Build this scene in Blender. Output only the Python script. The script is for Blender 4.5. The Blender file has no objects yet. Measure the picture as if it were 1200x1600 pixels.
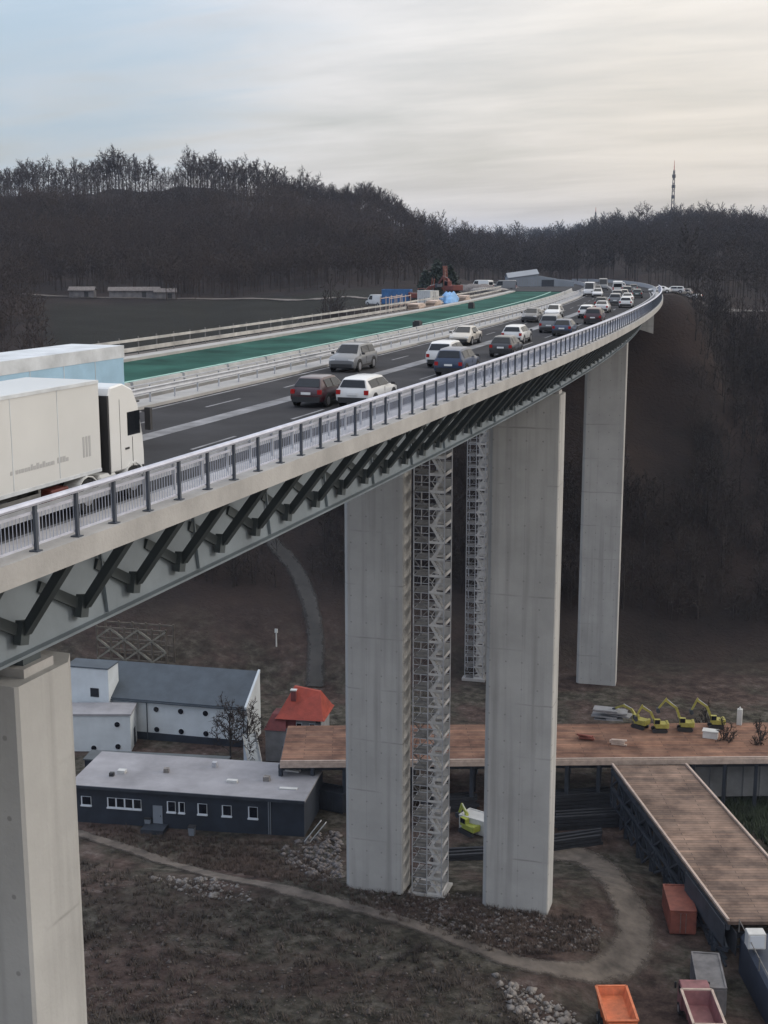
import bpy, math, random
import numpy as np
from mathutils import Vector, Matrix
sc = bpy.context.scene
col = sc.collection
R_ = math.radians
rnd = random.Random(7)

# ------------------------------------------------------------------ camera constants / geometry of the place
F, TH, HC, AX, PSI = 2098.0, R_(11.237), 7.83, 20.39, R_(21.798)
RAD, GR, KR = 1273.0, .00292, -.0000255          # road curve radius, gradient, crest
FX, FY = -math.sin(PSI), math.cos(PSI)           # horizontal heading of the valley view
def dk(s, off, z):                               # point of the road: station, offset inwards from the outer edge, height
    r = RAD - off; a = s / RAD
    return Vector((-(RAD - r*math.cos(a)), r*math.sin(a), z + GR*s + KR*s*s))
def so(x, y):
    return RAD*math.atan2(y, x + RAD), RAD - math.hypot(x + RAD, y)
def hd(s): return s / RAD
def at(px, py, z):                               # surveyed point: sight line from the photo met with a level
    u = (px-600)/F; v = (800-py)/F
    c, s = math.cos(TH), math.sin(TH)
    D = c + v*s; Z = -s + v*c
    t = (z-HC)/Z
    return Vector((AX + t*(u*FY + D*FX), t*(-u*FX + D*FY), z))
def ld(x, y):                                    # depth and lateral from the survey point
    return (x-AX)*FX + y*FY, (x-AX)*FY - y*FX
def xy(D, L): return AX + L*FY + D*FX, -L*FX + D*FY

# ------------------------------------------------------------------ helpers
def tag(o, label=None, cat=None, group=None, kind=None):
    if label: o['label'] = label
    if cat: o['category'] = cat
    if group: o['group'] = group
    if kind: o['kind'] = kind
    return o
def empty(name, loc=(0,0,0), rz=0.0, label=None, cat=None, group=None):
    o = bpy.data.objects.new(name, None); col.objects.link(o)
    o.empty_display_size = .3
    o.location = loc; o.rotation_euler = (0,0,rz)
    return tag(o, label, cat, group)
class MB:
    def __init__(s): s.v=[]; s.f=[]
    def add(s, vs, fs):
        n=len(s.v); s.v += [tuple(p) for p in vs]; s.f += [tuple(i+n for i in q) for q in fs]; return s
    def box(s, c, d, rz=0.0, M=None):
        x,y,z=[k/2 for k in d]
        vs=[Vector(p) for p in((-x,-y,-z),(x,-y,-z),(x,y,-z),(-x,y,-z),(-x,-y,z),(x,-y,z),(x,y,z),(-x,y,z))]
        m = M if M else Matrix.Rotation(rz,3,'Z')
        vs=[m@p+Vector(c) for p in vs]
        return s.add(vs,[(3,2,1,0),(4,5,6,7),(0,1,5,4),(1,2,6,5),(2,3,7,6),(3,0,4,7)])
    def bar(s, a, b, w, h=None):                 # rectangular bar from a to b
        a=Vector(a); b=Vector(b); d=(b-a); L=d.length
        if L<1e-6: return s
        y=d/L; up=Vector((0,0,1)) if abs(y.z)<.95 else Vector((1,0,0))
        x=y.cross(up).normalized(); z=x.cross(y)
        return s.box((a+b)/2,(w,L,h or w),M=Matrix((x,y,z)).transposed())
    def tube(s, a, b, r0, r1=None, n=6, cap=True):
        a=Vector(a); b=Vector(b); r1=r0 if r1 is None else r1
        d=(b-a)
        if d.length<1e-6: return s
        y=d.normalized(); up=Vector((0,0,1)) if abs(y.z)<.95 else Vector((1,0,0))
        x=y.cross(up).normalized(); z=x.cross(y)
        vs=[]
        for p,r in((a,r0),(b,r1)):
            for i in range(n):
                t=2*math.pi*i/n; vs.append(p+x*(r*math.cos(t))+z*(r*math.sin(t)))
        fs=[(i,(i+1)%n,n+(i+1)%n,n+i) for i in range(n)]
        if cap: fs+= [tuple(range(n-1,-1,-1)),tuple(range(n,2*n))]
        return s.add(vs,fs)
    def loft(s, rings, closed=True, caps=True):
        n=len(rings[0]); vs=[p for r in rings for p in r]; fs=[]
        m=n if closed else n-1
        for i in range(len(rings)-1):
            for j in range(m):
                k=(j+1)%n; fs.append((i*n+j,i*n+k,(i+1)*n+k,(i+1)*n+j))
        if caps and closed:
            fs.append(tuple(range(n-1,-1,-1))); q=(len(rings)-1)*n; fs.append(tuple(range(q,q+n)))
        return s.add(vs,fs)
    def sweep(s, prof, s0, s1, ds=4.0, closed=True):
        n=max(1,int(round((s1-s0)/ds)))
        return s.loft([[dk(s0+(s1-s0)*i/n,o,z) for o,z in prof] for i in range(n+1)],closed)
    def ellip(s, c, r, n=10, m=6, jit=0, seed=0):
        rg=random.Random(seed); rings=[]
        for i in range(1,m):
            t=math.pi*i/m; rings.append([Vector((c[0]+r[0]*math.sin(t)*math.cos(2*math.pi*j/n)*(1+rg.uniform(-jit,jit)),c[1]+r[1]*math.sin(t)*math.sin(2*math.pi*j/n)*(1+rg.uniform(-jit,jit)),c[2]-r[2]*math.cos(t)*(1+rg.uniform(-jit,jit)))) for j in range(n)])
        return s.loft(rings)
    def build(s, name, mat, parent=None, smooth=False, bevel=0, **kw):
        me=bpy.data.meshes.new(name); me.from_pydata([tuple(p) for p in s.v],[],s.f); me.materials.append(mat)
        import bmesh
        bm=bmesh.new(); bm.from_mesh(me); bmesh.ops.recalc_face_normals(bm,faces=bm.faces)
        if bevel: bmesh.ops.bevel(bm,geom=bm.edges[:],offset=bevel,segments=1,affect='EDGES',clamp_overlap=True)
        bm.to_mesh(me); bm.free()
        if smooth: me.shade_smooth()
        o=bpy.data.objects.new(name,me); col.objects.link(o); o.parent=parent
        tag(o,**kw); return o
def npmesh(name, V, Fc, mat, parent=None, **kw):   # triangles from arrays
    me=bpy.data.meshes.new(name)
    me.vertices.add(len(V)); me.vertices.foreach_set('co',np.asarray(V,np.float32).ravel())
    k=Fc.shape[1]
    me.loops.add(Fc.size); me.loops.foreach_set('vertex_index',Fc.astype(np.int32).ravel())
    me.polygons.add(len(Fc)); me.polygons.foreach_set('loop_start',np.arange(0,Fc.size,k,dtype=np.int32))
    me.polygons.foreach_set('loop_total',np.full(len(Fc),k,np.int32))
    me.update(calc_edges=True); me.validate(); me.materials.append(mat)
    o=bpy.data.objects.new(name,me); col.objects.link(o); o.parent=parent
    tag(o,**kw); return o
def copy_tree(o, parent=None):
    c=o.copy(); col.objects.link(c)
    if parent: c.parent=parent
    for ch in list(o.children): copy_tree(ch,c)
    return c

# ------------------------------------------------------------------ materials
def mat(name, c, rough=.8, metal=0.0, nscale=0, namt=0.0, c2=None, bump=0.0, bscale=None, spec=.5, stretch=None, detail=6, coat=0.0):
    m=bpy.data.materials.new(name); m.use_nodes=True
    nt=m.node_tree; b=nt.nodes['Principled BSDF']
    b.inputs['Base Color'].default_value=(*c,1); b.inputs['Roughness'].default_value=rough
    b.inputs['Metallic'].default_value=metal; b.inputs['Specular IOR Level'].default_value=spec
    b.inputs['Coat Weight'].default_value=coat
    if nscale:
        tc=nt.nodes.new('ShaderNodeTexCoord'); src=tc.outputs['Object']
        if stretch:
            mp=nt.nodes.new('ShaderNodeMapping'); mp.inputs['Scale'].default_value=stretch
            nt.links.new(src,mp.inputs['Vector']); src=mp.outputs['Vector']
        n=nt.nodes.new('ShaderNodeTexNoise'); n.inputs['Scale'].default_value=nscale; n.inputs['Detail'].default_value=detail
        n.inputs['Roughness'].default_value=.62
        nt.links.new(src,n.inputs['Vector'])
        r=nt.nodes.new('ShaderNodeValToRGB'); e=r.color_ramp.elements
        e[0].position=.32; e[1].position=.68
        lo=[k*(1-namt) for k in c]; hi=c2 if c2 else [min(1,k*(1+namt)) for k in c]
        e[0].color=(*lo,1); e[1].color=(*hi,1)
        nt.links.new(n.outputs['Fac'],r.inputs['Fac']); nt.links.new(r.outputs['Color'],b.inputs['Base Color'])
        if bump:
            bp=nt.nodes.new('ShaderNodeBump'); bp.inputs['Strength'].default_value=bump; bp.inputs['Distance'].default_value=.1
            n2=n
            if bscale:
                n2=nt.nodes.new('ShaderNodeTexNoise'); n2.inputs['Scale'].default_value=bscale; n2.inputs['Detail'].default_value=4
                nt.links.new(src,n2.inputs['Vector'])
            nt.links.new(n2.outputs['Fac'],bp.inputs['Height']); nt.links.new(bp.outputs['Normal'],b.inputs['Normal'])
    return m
M={}
M['rail']=mat('galvanised_rail',(.46,.47,.54),.5,.35,2,.15)
M['post']=mat('post_paint',(.055,.065,.085),.55,.2)
M['mesh']=mat('wire_infill',(.36,.39,.48),.5,.3)
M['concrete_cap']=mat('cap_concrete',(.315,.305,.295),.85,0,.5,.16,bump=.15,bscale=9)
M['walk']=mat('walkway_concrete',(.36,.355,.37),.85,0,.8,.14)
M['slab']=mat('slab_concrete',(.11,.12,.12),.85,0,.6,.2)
M['steel']=mat('blue_grey_steel',(.17,.20,.225),.5,.1,.25,.22)
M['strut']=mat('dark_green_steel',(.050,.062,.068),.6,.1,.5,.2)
M['asphalt']=mat('asphalt',(.037,.0365,.0395),.95,0,.16,.3,bump=.1,bscale=30,spec=.12)
M['paint']=mat('road_paint',(.17,.17,.18),.85,0,.7,.45)
M['green']=mat('green_sealing',(.012,.066,.052),.95,0,.16,.5,c2=(.028,.100,.080),bump=.1,bscale=6,spec=.1)
M['greenline']=mat('seal_joint',(.26,.42,.36),.7,0,1.,.3)
M['barrier']=mat('barrier_concrete',(.33,.33,.325),.8,0,.8,.2)
M['galv']=mat('galvanised',(.42,.43,.46),.45,.4,1.5,.15)
M['galvdark']=mat('weathered_scaffold',(.16,.155,.15),.55,.4,1.5,.3)
M['stair']=mat('aluminium_stair',(.50,.49,.48),.45,.3,1,.2)
M['tyre']=mat('tyre',(.015,.015,.016),.9)
M['rim']=mat('rim',(.38,.38,.40),.35,.7)
M['glass']=mat('tinted_glass',(.008,.010,.013),.12,0,spec=.28)
M['lamp']=mat('lamp_glass',(.7,.7,.7),.15)
M['red_lamp']=mat('tail_lamp',(.32,.01,.01),.25)
M['plastic']=mat('dark_plastic',(.02,.02,.022),.6)
M['plate']=mat('plate_white',(.65,.65,.65),.5)
M['trailer']=mat('trailer_white',(.50,.50,.49),.4,0,.35,.05,coat=.2)
M['cabwhite']=mat('cab_white',(.58,.58,.57),.3,0,.5,.03,coat=.5)
M['blue_curtain']=mat('pale_blue_tarpaulin',(.28,.43,.55),.5,0,.5,.16)
M['roofwhite']=mat('trailer_roof',(.47,.49,.51),.5,0,.9,.2)
M['mark_grey']=mat('faded_print',(.33,.33,.33),.6)
M['beam_shade']=mat('beam_and_shade_black',(.018,.02,.026),.8,0,.5,.4)  # near-black for beams and for added panels that darken under the ramp
M['timber']=mat('rusty_planks',(.24,.135,.10),.9,0,.35,.35,c2=(.42,.27,.215),bump=.25,stretch=(1,1,1))
M['darksteel']=mat('dark_blue_steel',(.035,.042,.055),.6,.2,.6,.3)
M['white_wall']=mat('white_render',(.52,.56,.59),.8,0,.35,.1)
M['black_wall']=mat('black_cladding',(.016,.022,.034),.7,0,.5,.3)
M['slate']=mat('blue_grey_roof',(.048,.062,.078),.7,0,.5,.2,stretch=(1,1,1))
M['flat_roof']=mat('pale_roof_sheet',(.25,.245,.26),.8,0,.22,.24)
M['grey_roof']=mat('grey_roof',(.075,.085,.092),.8,0,.4,.2)
M['orange_roof']=mat('orange_tiles',(.28,.042,.024),.7,0,.6,.3,bump=.3,bscale=5)
M['dark_red']=mat('dark_red_boards',(.13,.03,.03),.8,0,.8,.3)
M['grey_render']=mat('grey_render',(.22,.22,.23),.9,0,.6,.2)
M['window']=mat('dark_window',(.008,.010,.015),.12,0,spec=.4)
M['frame_white']=mat('white_frame',(.55,.58,.62),.6)
M['orange']=mat('orange_paint',(.52,.15,.065),.5,0,1.2,.3)
M['rust_red']=mat('rust_red_paint',(.19,.058,.040),.65,0,1.,.3)
M['maroon']=mat('maroon_paint',(.20,.085,.09),.6,0,1.,.3)
M['tan']=mat('tan_rim',(.42,.33,.28),.7,0,1.5,.2)
M['greybox']=mat('grey_box',(.13,.125,.13),.8,0,1,.3)
M['yellow']=mat('machine_yellow',(.30,.27,.06),.55,0,1,.25)
M['hivis']=mat('lime_yellow',(.27,.30,.05),.6,0,1,.2)
M['red']=mat('machine_red',(.13,.030,.024),.55,0,1,.25)
M['blue']=mat('container_blue',(.028,.11,.27),.55,0,1,.2)
M['sheet_blue']=mat('sheet_blue',(.12,.27,.5),.5,0,1,.3)
M['hall']=mat('grey_sheet_metal',(.20,.225,.26),.6,.2,.3,.12)
M['white']=mat('white_paint',(.50,.50,.49),.5,0,1,.12)
M['rock']=mat('pale_stone',(.20,.185,.175),.95,0,3,.4)
M['clod']=mat('earth_clod',(.095,.08,.072),.95,0,3,.5)
M['rubble']=mat('dark_rubble',(.13,.115,.11),.95,0,3,.5)
M['weed']=mat('dry_weed',(.075,.055,.045),.95,0,.2,.4)
M['bark']=mat('bark',(.026,.024,.024),.95,0,.6,.3)
M['twig']=mat('bare_twigs',(.034,.027,.0265),.95,0,.012,.4,c2=(.052,.036,.028))
M['evergreen']=mat('evergreen_leaf',(.022,.034,.026),.8,0,.5,.3)
M['mast']=mat('mast_steel',(.09,.09,.10),.6,.2)
M['signred']=mat('warning_red',(.4,.04,.03),.6)
M['track']=mat('dirt_track',(.070,.057,.048),.95,0,.5,.3,c2=(.150,.124,.104),bump=.5,bscale=2,detail=9)
M['gravel']=mat('gravel_yard',(.085,.075,.07),.95,0,.3,.35,c2=(.14,.125,.115),bump=.3,bscale=3)

# concrete piers: casting joints and run-down stains of their own
def pier_mat():
    m=mat('pier_concrete',(.36,.355,.345),.88,0,.18,.13,bump=.12,bscale=7)
    nt=m.node_tree; b=nt.nodes['Principled BSDF']; base=b.inputs['Base Color'].links[0].from_socket
    tc=nt.nodes.new('ShaderNodeTexCoord')
    sx=nt.nodes.new('ShaderNodeSeparateXYZ'); nt.links.new(tc.outputs['Object'],sx.inputs[0])
    def mth(op,a,b_=None):
        n=nt.nodes.new('ShaderNodeMath'); n.operation=op
        for i,v in enumerate((a,b_)):
            if v is None: continue
            if isinstance(v,(int,float)): n.inputs[i].default_value=v
            else: nt.links.new(v,n.inputs[i])
        return n.outputs[0]
    wob=nt.nodes.new('ShaderNodeTexNoise'); wob.inputs['Scale'].default_value=.35; nt.links.new(tc.outputs['Object'],wob.inputs['Vector'])
    zz=mth('ADD',sx.outputs['Z'],mth('MULTIPLY',wob.outputs['Fac'],.25))
    fr=mth('ABSOLUTE',mth('SUBTRACT',mth('FRACT',mth('DIVIDE',zz,5.0)),.5))
    line=mth('SUBTRACT',1.0,mth('MINIMUM',1.0,mth('DIVIDE',fr,.022)))
    br=nt.nodes.new('ShaderNodeTexNoise'); br.inputs['Scale'].default_value=.3; br.inputs['Detail'].default_value=5; nt.links.new(tc.outputs['Object'],br.inputs['Vector'])
    brk=mth('MULTIPLY',mth('MAXIMUM',0.0,mth('SUBTRACT',br.outputs['Fac'],.42)),3.0)
    fac=mth('MINIMUM',.55,mth('MULTIPLY',line,brk))
    mp=nt.nodes.new('ShaderNodeMapping'); mp.inputs['Scale'].default_value=(1.2,1.2,.05); nt.links.new(tc.outputs['Object'],mp.inputs['Vector'])
    st=nt.nodes.new('ShaderNodeTexNoise'); st.inputs['Scale'].default_value=1; st.inputs['Detail'].default_value=4; nt.links.new(mp.outputs[0],st.inputs['Vector'])
    run=mth('MINIMUM',.45,mth('MULTIPLY',mth('MAXIMUM',0.0,mth('SUBTRACT',st.outputs['Fac'],.50)),1.9))
    hx=mth('SUBTRACT',mth('FRACT',mth('DIVIDE',sx.outputs['X'],1.45)),.5); hzz=mth('SUBTRACT',mth('FRACT',mth('DIVIDE',sx.outputs['Z'],2.5)),.5)
    hd2=mth('ADD',mth('MULTIPLY',mth('MULTIPLY',hx,1.45),mth('MULTIPLY',hx,1.45)),mth('MULTIPLY',mth('MULTIPLY',hzz,2.5),mth('MULTIPLY',hzz,2.5)))
    hole=mth('MULTIPLY',mth('LESS_THAN',hd2,.0064),.55)
    vj=mth('MULTIPLY',mth('LESS_THAN',mth('ABSOLUTE',mth('SUBTRACT',mth('FRACT',mth('DIVIDE',sx.outputs['X'],2.9)),.25)),.008),.22)
    fac=mth('MAXIMUM',fac,mth('MAXIMUM',hole,vj))
    mx=nt.nodes.new('ShaderNodeMix'); mx.data_type='RGBA'; mx.inputs[7].default_value=(.15,.145,.14,1)
    nt.links.new(mth('MAXIMUM',fac,run),mx.inputs[0]); nt.links.new(base,mx.inputs[6]); nt.links.new(mx.outputs[2],b.inputs['Base Color'])
    return m
M['pier']=pier_mat()

# ------------------------------------------------------------------ terrain
def smooth(a,b,x):
    t=np.clip((x-a)/(b-a),0,1); return t*t*(3-2*t)
near=[(-60,-38),(20,-46),(70,-50.5),(104,-52.6),(120,-52.9)]
COLS=[(-1500,near+[(140,-54),(185,-52),(300,-20),(380,-5),(760,42),(1000,40),(2000,20),(7000,0)]),
 (-300,near+[(132,-56),(185,-56.5),(240,-38),(300,-17),(380,-7.5),(430,-4),(600,16),(760,38),(900,36),(1400,5),(7000,0)]),
 (300,near+[(132,-56),(185,-56.5),(240,-38),(300,-17),(380,-7.5),(430,-4),(600,16),(760,37),(900,33),(1400,3),(7000,0)]),
 (430,near+[(132,-56),(190,-56.5),(240,-36),(290,-12),(360,-7.5),(430,-4),(600,14),(760,34),(900,28),(1400,2),(7000,0)]),
 (560,near+[(132,-56),(190,-57),(240,-34),(274,-6),(330,-4.6),(430,-3),(600,9),(760,25),(900,20),(1400,0),(7000,0)]),
 (700,near+[(132,-56),(195,-57),(240,-34),(270,-4.4),(330,-4),(430,-3),(700,4),(900,0),(1200,6),(1600,0),(7000,0)]),
 (850,near+[(132,-56),(200,-57),(240,-34),(275,-5),(330,-4),(430,-3),(700,0),(1000,2),(1200,8),(1600,0),(7000,0)]),
 (950,near+[(132,-56),(203,-57),(240,-34),(275,-6),(330,-4.5),(430,-3),(700,4),(950,14),(1200,12),(1600,0),(7000,0)]),
 (1050,near+[(132,-56.5),(205,-57),(240,-36),(282,-9),(292,-7.5),(330,-5),(430,-3),(700,8),(950,21),(1200,15),(1600,0),(7000,0)]),
 (1200,near+[(132,-56.5),(205,-57),(245,-36),(300,-10),(360,-5),(430,-3),(700,8),(950,17),(1200,14),(1600,0),(7000,0)]),
 (1600,near+[(132,-56.5),(200,-54),(245,-34),(300,-10),(430,-2),(700,12),(950,24),(1300,14),(7000,0)]),
 (2600,near+[(132,-55),(180,-48),(245,-30),(300,-8),(430,2),(700,20),(950,30),(1300,14),(7000,0)])]
CT=np.array([(c[0]-600)/F for c in COLS])
_rg=np.random.RandomState(3)
NW=[(_rg.uniform(-1,1,2)/w, _rg.uniform(0,6.28), w) for w in (7,9,13,18,26,34,55,80,130) for _ in range(3)]
def zg(x,y):
    x=np.asarray(x,float); y=np.asarray(y,float)
    D=(x-AX)*FX+y*FY; L=(x-AX)*FY-y*FX
    t=L/np.maximum(D,30.0)
    zs=np.stack([np.interp(D,[p[0] for p in c[1]],[p[1] for p in c[1]]) for c in COLS],0)
    i=np.clip(np.searchsorted(CT,t)-1,0,len(CT)-2)
    w=np.clip((t-CT[i])/(CT[i+1]-CT[i]),0,1); w=w*w*(3-2*w)
    z=np.take_along_axis(zs,i[None],0)[0]*(1-w)+np.take_along_axis(zs,(i+1)[None],0)[0]*w
    # roughness grows away from the building site
    amp=.25+1.1*smooth(210,320,D)+3*smooth(420,700,D)
    nz=sum(np.sin(6.28*(x*k[0]+y*k[1])+p)*(w_/60)**.8 for k,p,w_ in NW)*.16
    z=z+nz*amp
    # the near yard drops towards the trestle on the right
    z=z-1.9*smooth(-6,3,x)*smooth(70,95,y)*(1-smooth(118,135,D))
    # motorway ground beyond the abutment
    s=RAD*np.arctan2(y,x+RAD); off=RAD-np.hypot(x+RAD,y)
    zr=GR*s+KR*s*s-.75
    inside=smooth(-16,-3,off)*(1-smooth(37,52,off))*smooth(258,272,s)*(1-smooth(560,640,s))
    return z*(1-inside)+zr*inside
def g(x,y): return float(zg(np.array([x]),np.array([y]))[0])
def gp(v,dz=0.0): return Vector((v[0],v[1],g(v[0],v[1])+dz))
def atg(px,py,dz=0.0):                               # sight line met with the terrain
    lo=at(px,py,-50 if py>800 else -8)
    z=lo.z
    for _ in range(40):
        p=at(px,py,z); z=.5*z+.5*g(p.x,p.y)
    p=at(px,py,z); return Vector((p.x,p.y,g(p.x,p.y)+dz))

def build_ground():
    ts=np.concatenate([np.linspace(-1.8,-.5,26)[:-1],np.linspace(-.5,.5,260),np.linspace(.5,1.8,26)[1:]])
    D=[-60,-20,5]; d=20.0
    while d<215: D.append(d); d+=1.0
    while d<7000: D.append(d); d*=1.0125
    D=np.array(D)
    T,DD=np.meshgrid(ts,D)
    L=T*np.maximum(DD,30.0)
    X=AX+L*FY+DD*FX; Y=-L*FX+DD*FY
    Z=zg(X.ravel(),Y.ravel())
    V=np.stack([X.ravel(),Y.ravel(),Z],-1)
    r,c=T.shape; idx=np.arange(r*c).reshape(r,c)
    Fc=np.stack([idx[:-1,:-1].ravel(),idx[:-1,1:].ravel(),idx[1:,1:].ravel(),idx[1:,:-1].ravel()],-1)
    m=bpy.data.materials.new('earth'); m.use_nodes=True; nt=m.node_tree; b=nt.nodes['Principled BSDF']
    b.inputs['Roughness'].default_value=.97; b.inputs['Specular IOR Level'].default_value=.15
    tc=nt.nodes.new('ShaderNodeTexCoord')
    def noise(sc_,det=6,r=.6):
        n=nt.nodes.new('ShaderNodeTexNoise'); n.inputs['Scale'].default_value=sc_; n.inputs['Detail'].default_value=det; n.inputs['Roughness'].default_value=r
        nt.links.new(tc.outputs['Object'],n.inputs['Vector']); return n.outputs['Fac']
    def ramp(f,stops):
        r=nt.nodes.new('ShaderNodeValToRGB'); e=r.color_ramp.elements
        while len(e)<len(stops): e.new(.5)
        for k,(p,c_) in zip(e,stops): k.position=p; k.color=(*c_,1)
        nt.links.new(f,r.inputs['Fac']); return r.outputs['Color']
    def mix(f,a,b_):
        n=nt.nodes.new('ShaderNodeMix'); n.data_type='RGBA'
        nt.links.new(f,n.inputs[0]) if not isinstance(f,float) else setattr(n.inputs[0],'default_value',f)
        nt.links.new(a,n.inputs[6]); nt.links.new(b_,n.inputs[7]); return n.outputs[2]
    a1=ramp(noise(.45,10,.72),[(.36,(.026,.018,.016)),(.48,(.066,.046,.040)),(.58,(.104,.075,.065)),(.68,(.175,.145,.135))])
    a2=ramp(noise(.6,10,.7),[(.37,(.020,.018,.014)),(.5,(.056,.051,.040)),(.64,(.125,.112,.095))])
    red=mix(ramp(noise(.09,6),[(.44,(0,0,0)),(.56,(1,1,1))]),a2,a1)
    far=ramp(noise(.05,8,.65),[(.3,(.013,.0115,.0115)),(.5,(.025,.0195,.0185)),(.7,(.041,.029,.025))])
    field=ramp(noise(.03,6),[(.3,(.014,.0145,.012)),(.7,(.021,.0195,.015))])
    at1=nt.nodes.new('ShaderNodeVertexColor'); at1.layer_name='zone'
    sp=nt.nodes.new('ShaderNodeSeparateColor'); nt.links.new(at1.outputs['Color'],sp.inputs[0])
    c1=mix(sp.outputs[0],red,far); c2=mix(sp.outputs[1],c1,field)
    nt.links.new(c2,b.inputs['Base Color'])
    bp=nt.nodes.new('ShaderNodeBump'); bp.inputs['Strength'].default_value=1.0; bp.inputs['Distance'].default_value=.45
    nt.links.new(noise(1.6,8,.7),bp.inputs['Height']); nt.links.new(bp.outputs['Normal'],b.inputs['Normal'])
    o=npmesh('ground',V,Fc,m,kind='structure')
    me=o.data; me.shade_smooth()
    ca=me.color_attributes.new('zone','FLOAT_COLOR','POINT')
    t=T.ravel(); d=DD.ravel(); px=600+t*F
    cc=np.zeros((len(V),4)); cc[:,3]=1
    cc[:,0]=smooth(180,215,d)
    cc[:,1]=smooth(285,305,d)*(1-smooth(372,384,d+6*np.sin(px/90)))*smooth(40,110,px)*(1-smooth(560,640,px))
    ca.data.foreach_set('color',cc.ravel())
build_ground()

def soft_edge(m):                                   # worn edges: the track frays out into the earth beside it
    if m.name.endswith('_worn'): return m
    m.name+='_worn'; nt=m.node_tree; b=nt.nodes['Principled BSDF']; out=nt.nodes['Material Output']
    va=nt.nodes.new('ShaderNodeVertexColor'); va.layer_name='edge'; tc=nt.nodes.new('ShaderNodeTexCoord')
    n=nt.nodes.new('ShaderNodeTexNoise'); n.inputs['Scale'].default_value=.9; n.inputs['Detail'].default_value=8; n.inputs['Roughness'].default_value=.7; nt.links.new(tc.outputs['Object'],n.inputs['Vector'])
    a=nt.nodes.new('ShaderNodeMath'); a.operation='ADD'; nt.links.new(va.outputs['Color'],a.inputs[0]); nt.links.new(n.outputs['Fac'],a.inputs[1])
    r=nt.nodes.new('ShaderNodeMapRange'); r.inputs['From Min'].default_value=.62; r.inputs['From Max'].default_value=1.15; nt.links.new(a.outputs[0],r.inputs['Value'])
    tr=nt.nodes.new('ShaderNodeBsdfTransparent'); mx=nt.nodes.new('ShaderNodeMixShader')
    nt.links.new(r.outputs[0],mx.inputs[0]); nt.links.new(tr.outputs[0],mx.inputs[1]); nt.links.new(b.outputs[0],mx.inputs[2]); nt.links.new(mx.outputs[0],out.inputs['Surface']); return m
def drape(name, pts, w, m, dz=.14, kind='structure', ws=None, step=1.2):
    # a ribbon laid on the terrain along a smoothed centre line
    P=[Vector((p[0],p[1])) for p in pts]; out=[]
    for i in range(len(P)-1):
        p0=P[max(i-1,0)];p1=P[i];p2=P[i+1];p3=P[min(i+2,len(P)-1)]
        n=max(2,int((p2-p1).length/step))
        for k in range(n):
            t=k/n; out.append((.5*((2*p1)+(p2-p0)*t+(2*p0-5*p1+4*p2-p3)*t*t+(3*p1-p0-3*p2+p3)*t**3), i+t))
    out.append((P[-1],len(P)-1))
    mb=MB(); rings=[]; rg=random.Random(5)
    for i,(p,t) in enumerate(out):
        a=out[max(i-1,0)][0]; b=out[min(i+1,len(out)-1)][0]; d=(b-a).normalized(); n=Vector((d.y,-d.x))
        ww=w if ws is None else float(np.interp(t,range(len(ws)),ws))
        row=[]
        for k in range(7):
            q=p+n*ww*(k/6-.5)*(1+rg.uniform(-.07,.07) if k in(0,6) else 1)
            e=(0 if k in(0,6) else 1)
            row.append((q.x,q.y,g(q.x,q.y)+(dz if e else .02)))
        rings.append(row)
    mb.loft(rings,closed=False)
    o=mb.build(name,soft_edge(m),kind=kind); o.data.shade_smooth()
    ca=o.data.color_attributes.new('edge','FLOAT_COLOR','POINT'); e=np.tile(np.array([0,.45,.8,1,.8,.45,0]),len(rings))
    ca.data.foreach_set('color',np.stack([e,e,e,np.ones_like(e)],-1).ravel()); return o
drape('dirt_track',[atg(*p) for p in((60,1280),(145,1310),(250,1345),(350,1372),(450,1392),(560,1420),(660,1450),(740,1480),(830,1510),(910,1520),(965,1508),(990,1475),(988,1430),(965,1385),(930,1350),(890,1335),(840,1330))],3.2,M['track'],ws=[2,2,2.2,2.6,2.4,2.2,2.2,2.4,3,3.6,4.4,4.8,4.6,4.4,5,6,6])
drape('path',[atg(*p) for p in((492,1075),(494,1020),(490,970),(478,925),(458,885),(432,855),(412,832))],3.4,mat('forest_path',(.030,.029,.028),.95,0,.3,.25,c2=(.048,.045,.043)),dz=.25,step=3)

# ------------------------------------------------------------------ the finished viaduct
S0,S1=2.0,268.0
via=empty('viaduct',dk(110,7,0),0,'long curved motorway viaduct carrying the traffic on tall grey concrete piers','bridge')
VI=Matrix.Translation(-Vector(via.location))
def vpart(mb,name,m,parent=via,**kw):
    o=mb.build(name,m,None,**kw); o.parent=parent
    if parent is via: o.matrix_parent_inverse=VI
    return o
vpart(MB().sweep([(0,0),(.72,-.02),(.72,-.45),(.45,-.63),(0,-.63)],S0,S1,2),'edge_beam',M['concrete_cap'])
vpart(MB().sweep([(.72,-.03),(1.65,-.03),(1.65,-.2),(.72,-.2)],S0,S1),'walkway',M['walk'])
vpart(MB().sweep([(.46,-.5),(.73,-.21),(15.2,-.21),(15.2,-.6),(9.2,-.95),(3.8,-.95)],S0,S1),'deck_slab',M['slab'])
vpart(MB().sweep([(1.655,-.205),(1.655,-.15),(13.68,-.15),(13.68,-.205)],S0,S1),'road_surface',M['asphalt'])
vpart(MB().sweep([(13.685,-.205),(13.685,.0),(15.3,.0),(15.3,-.5),(15.2,-.5),(15.2,-.205)],S0,S1),'inner_kerb',M['concrete_cap'])
vpart(MB().sweep([(3.85,-.94),(9.15,-.94),(8.6,-4.1),(3.4,-4.1)],S0,S1,4),'box_girder',M['steel'])
# bottom flange lip of the girder
vpart(MB().sweep([(3.15,-4.105),(8.85,-4.105),(8.85,-4.19),(3.15,-4.19)],S0,S1,4),'bottom_flange',M['steel'])
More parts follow.
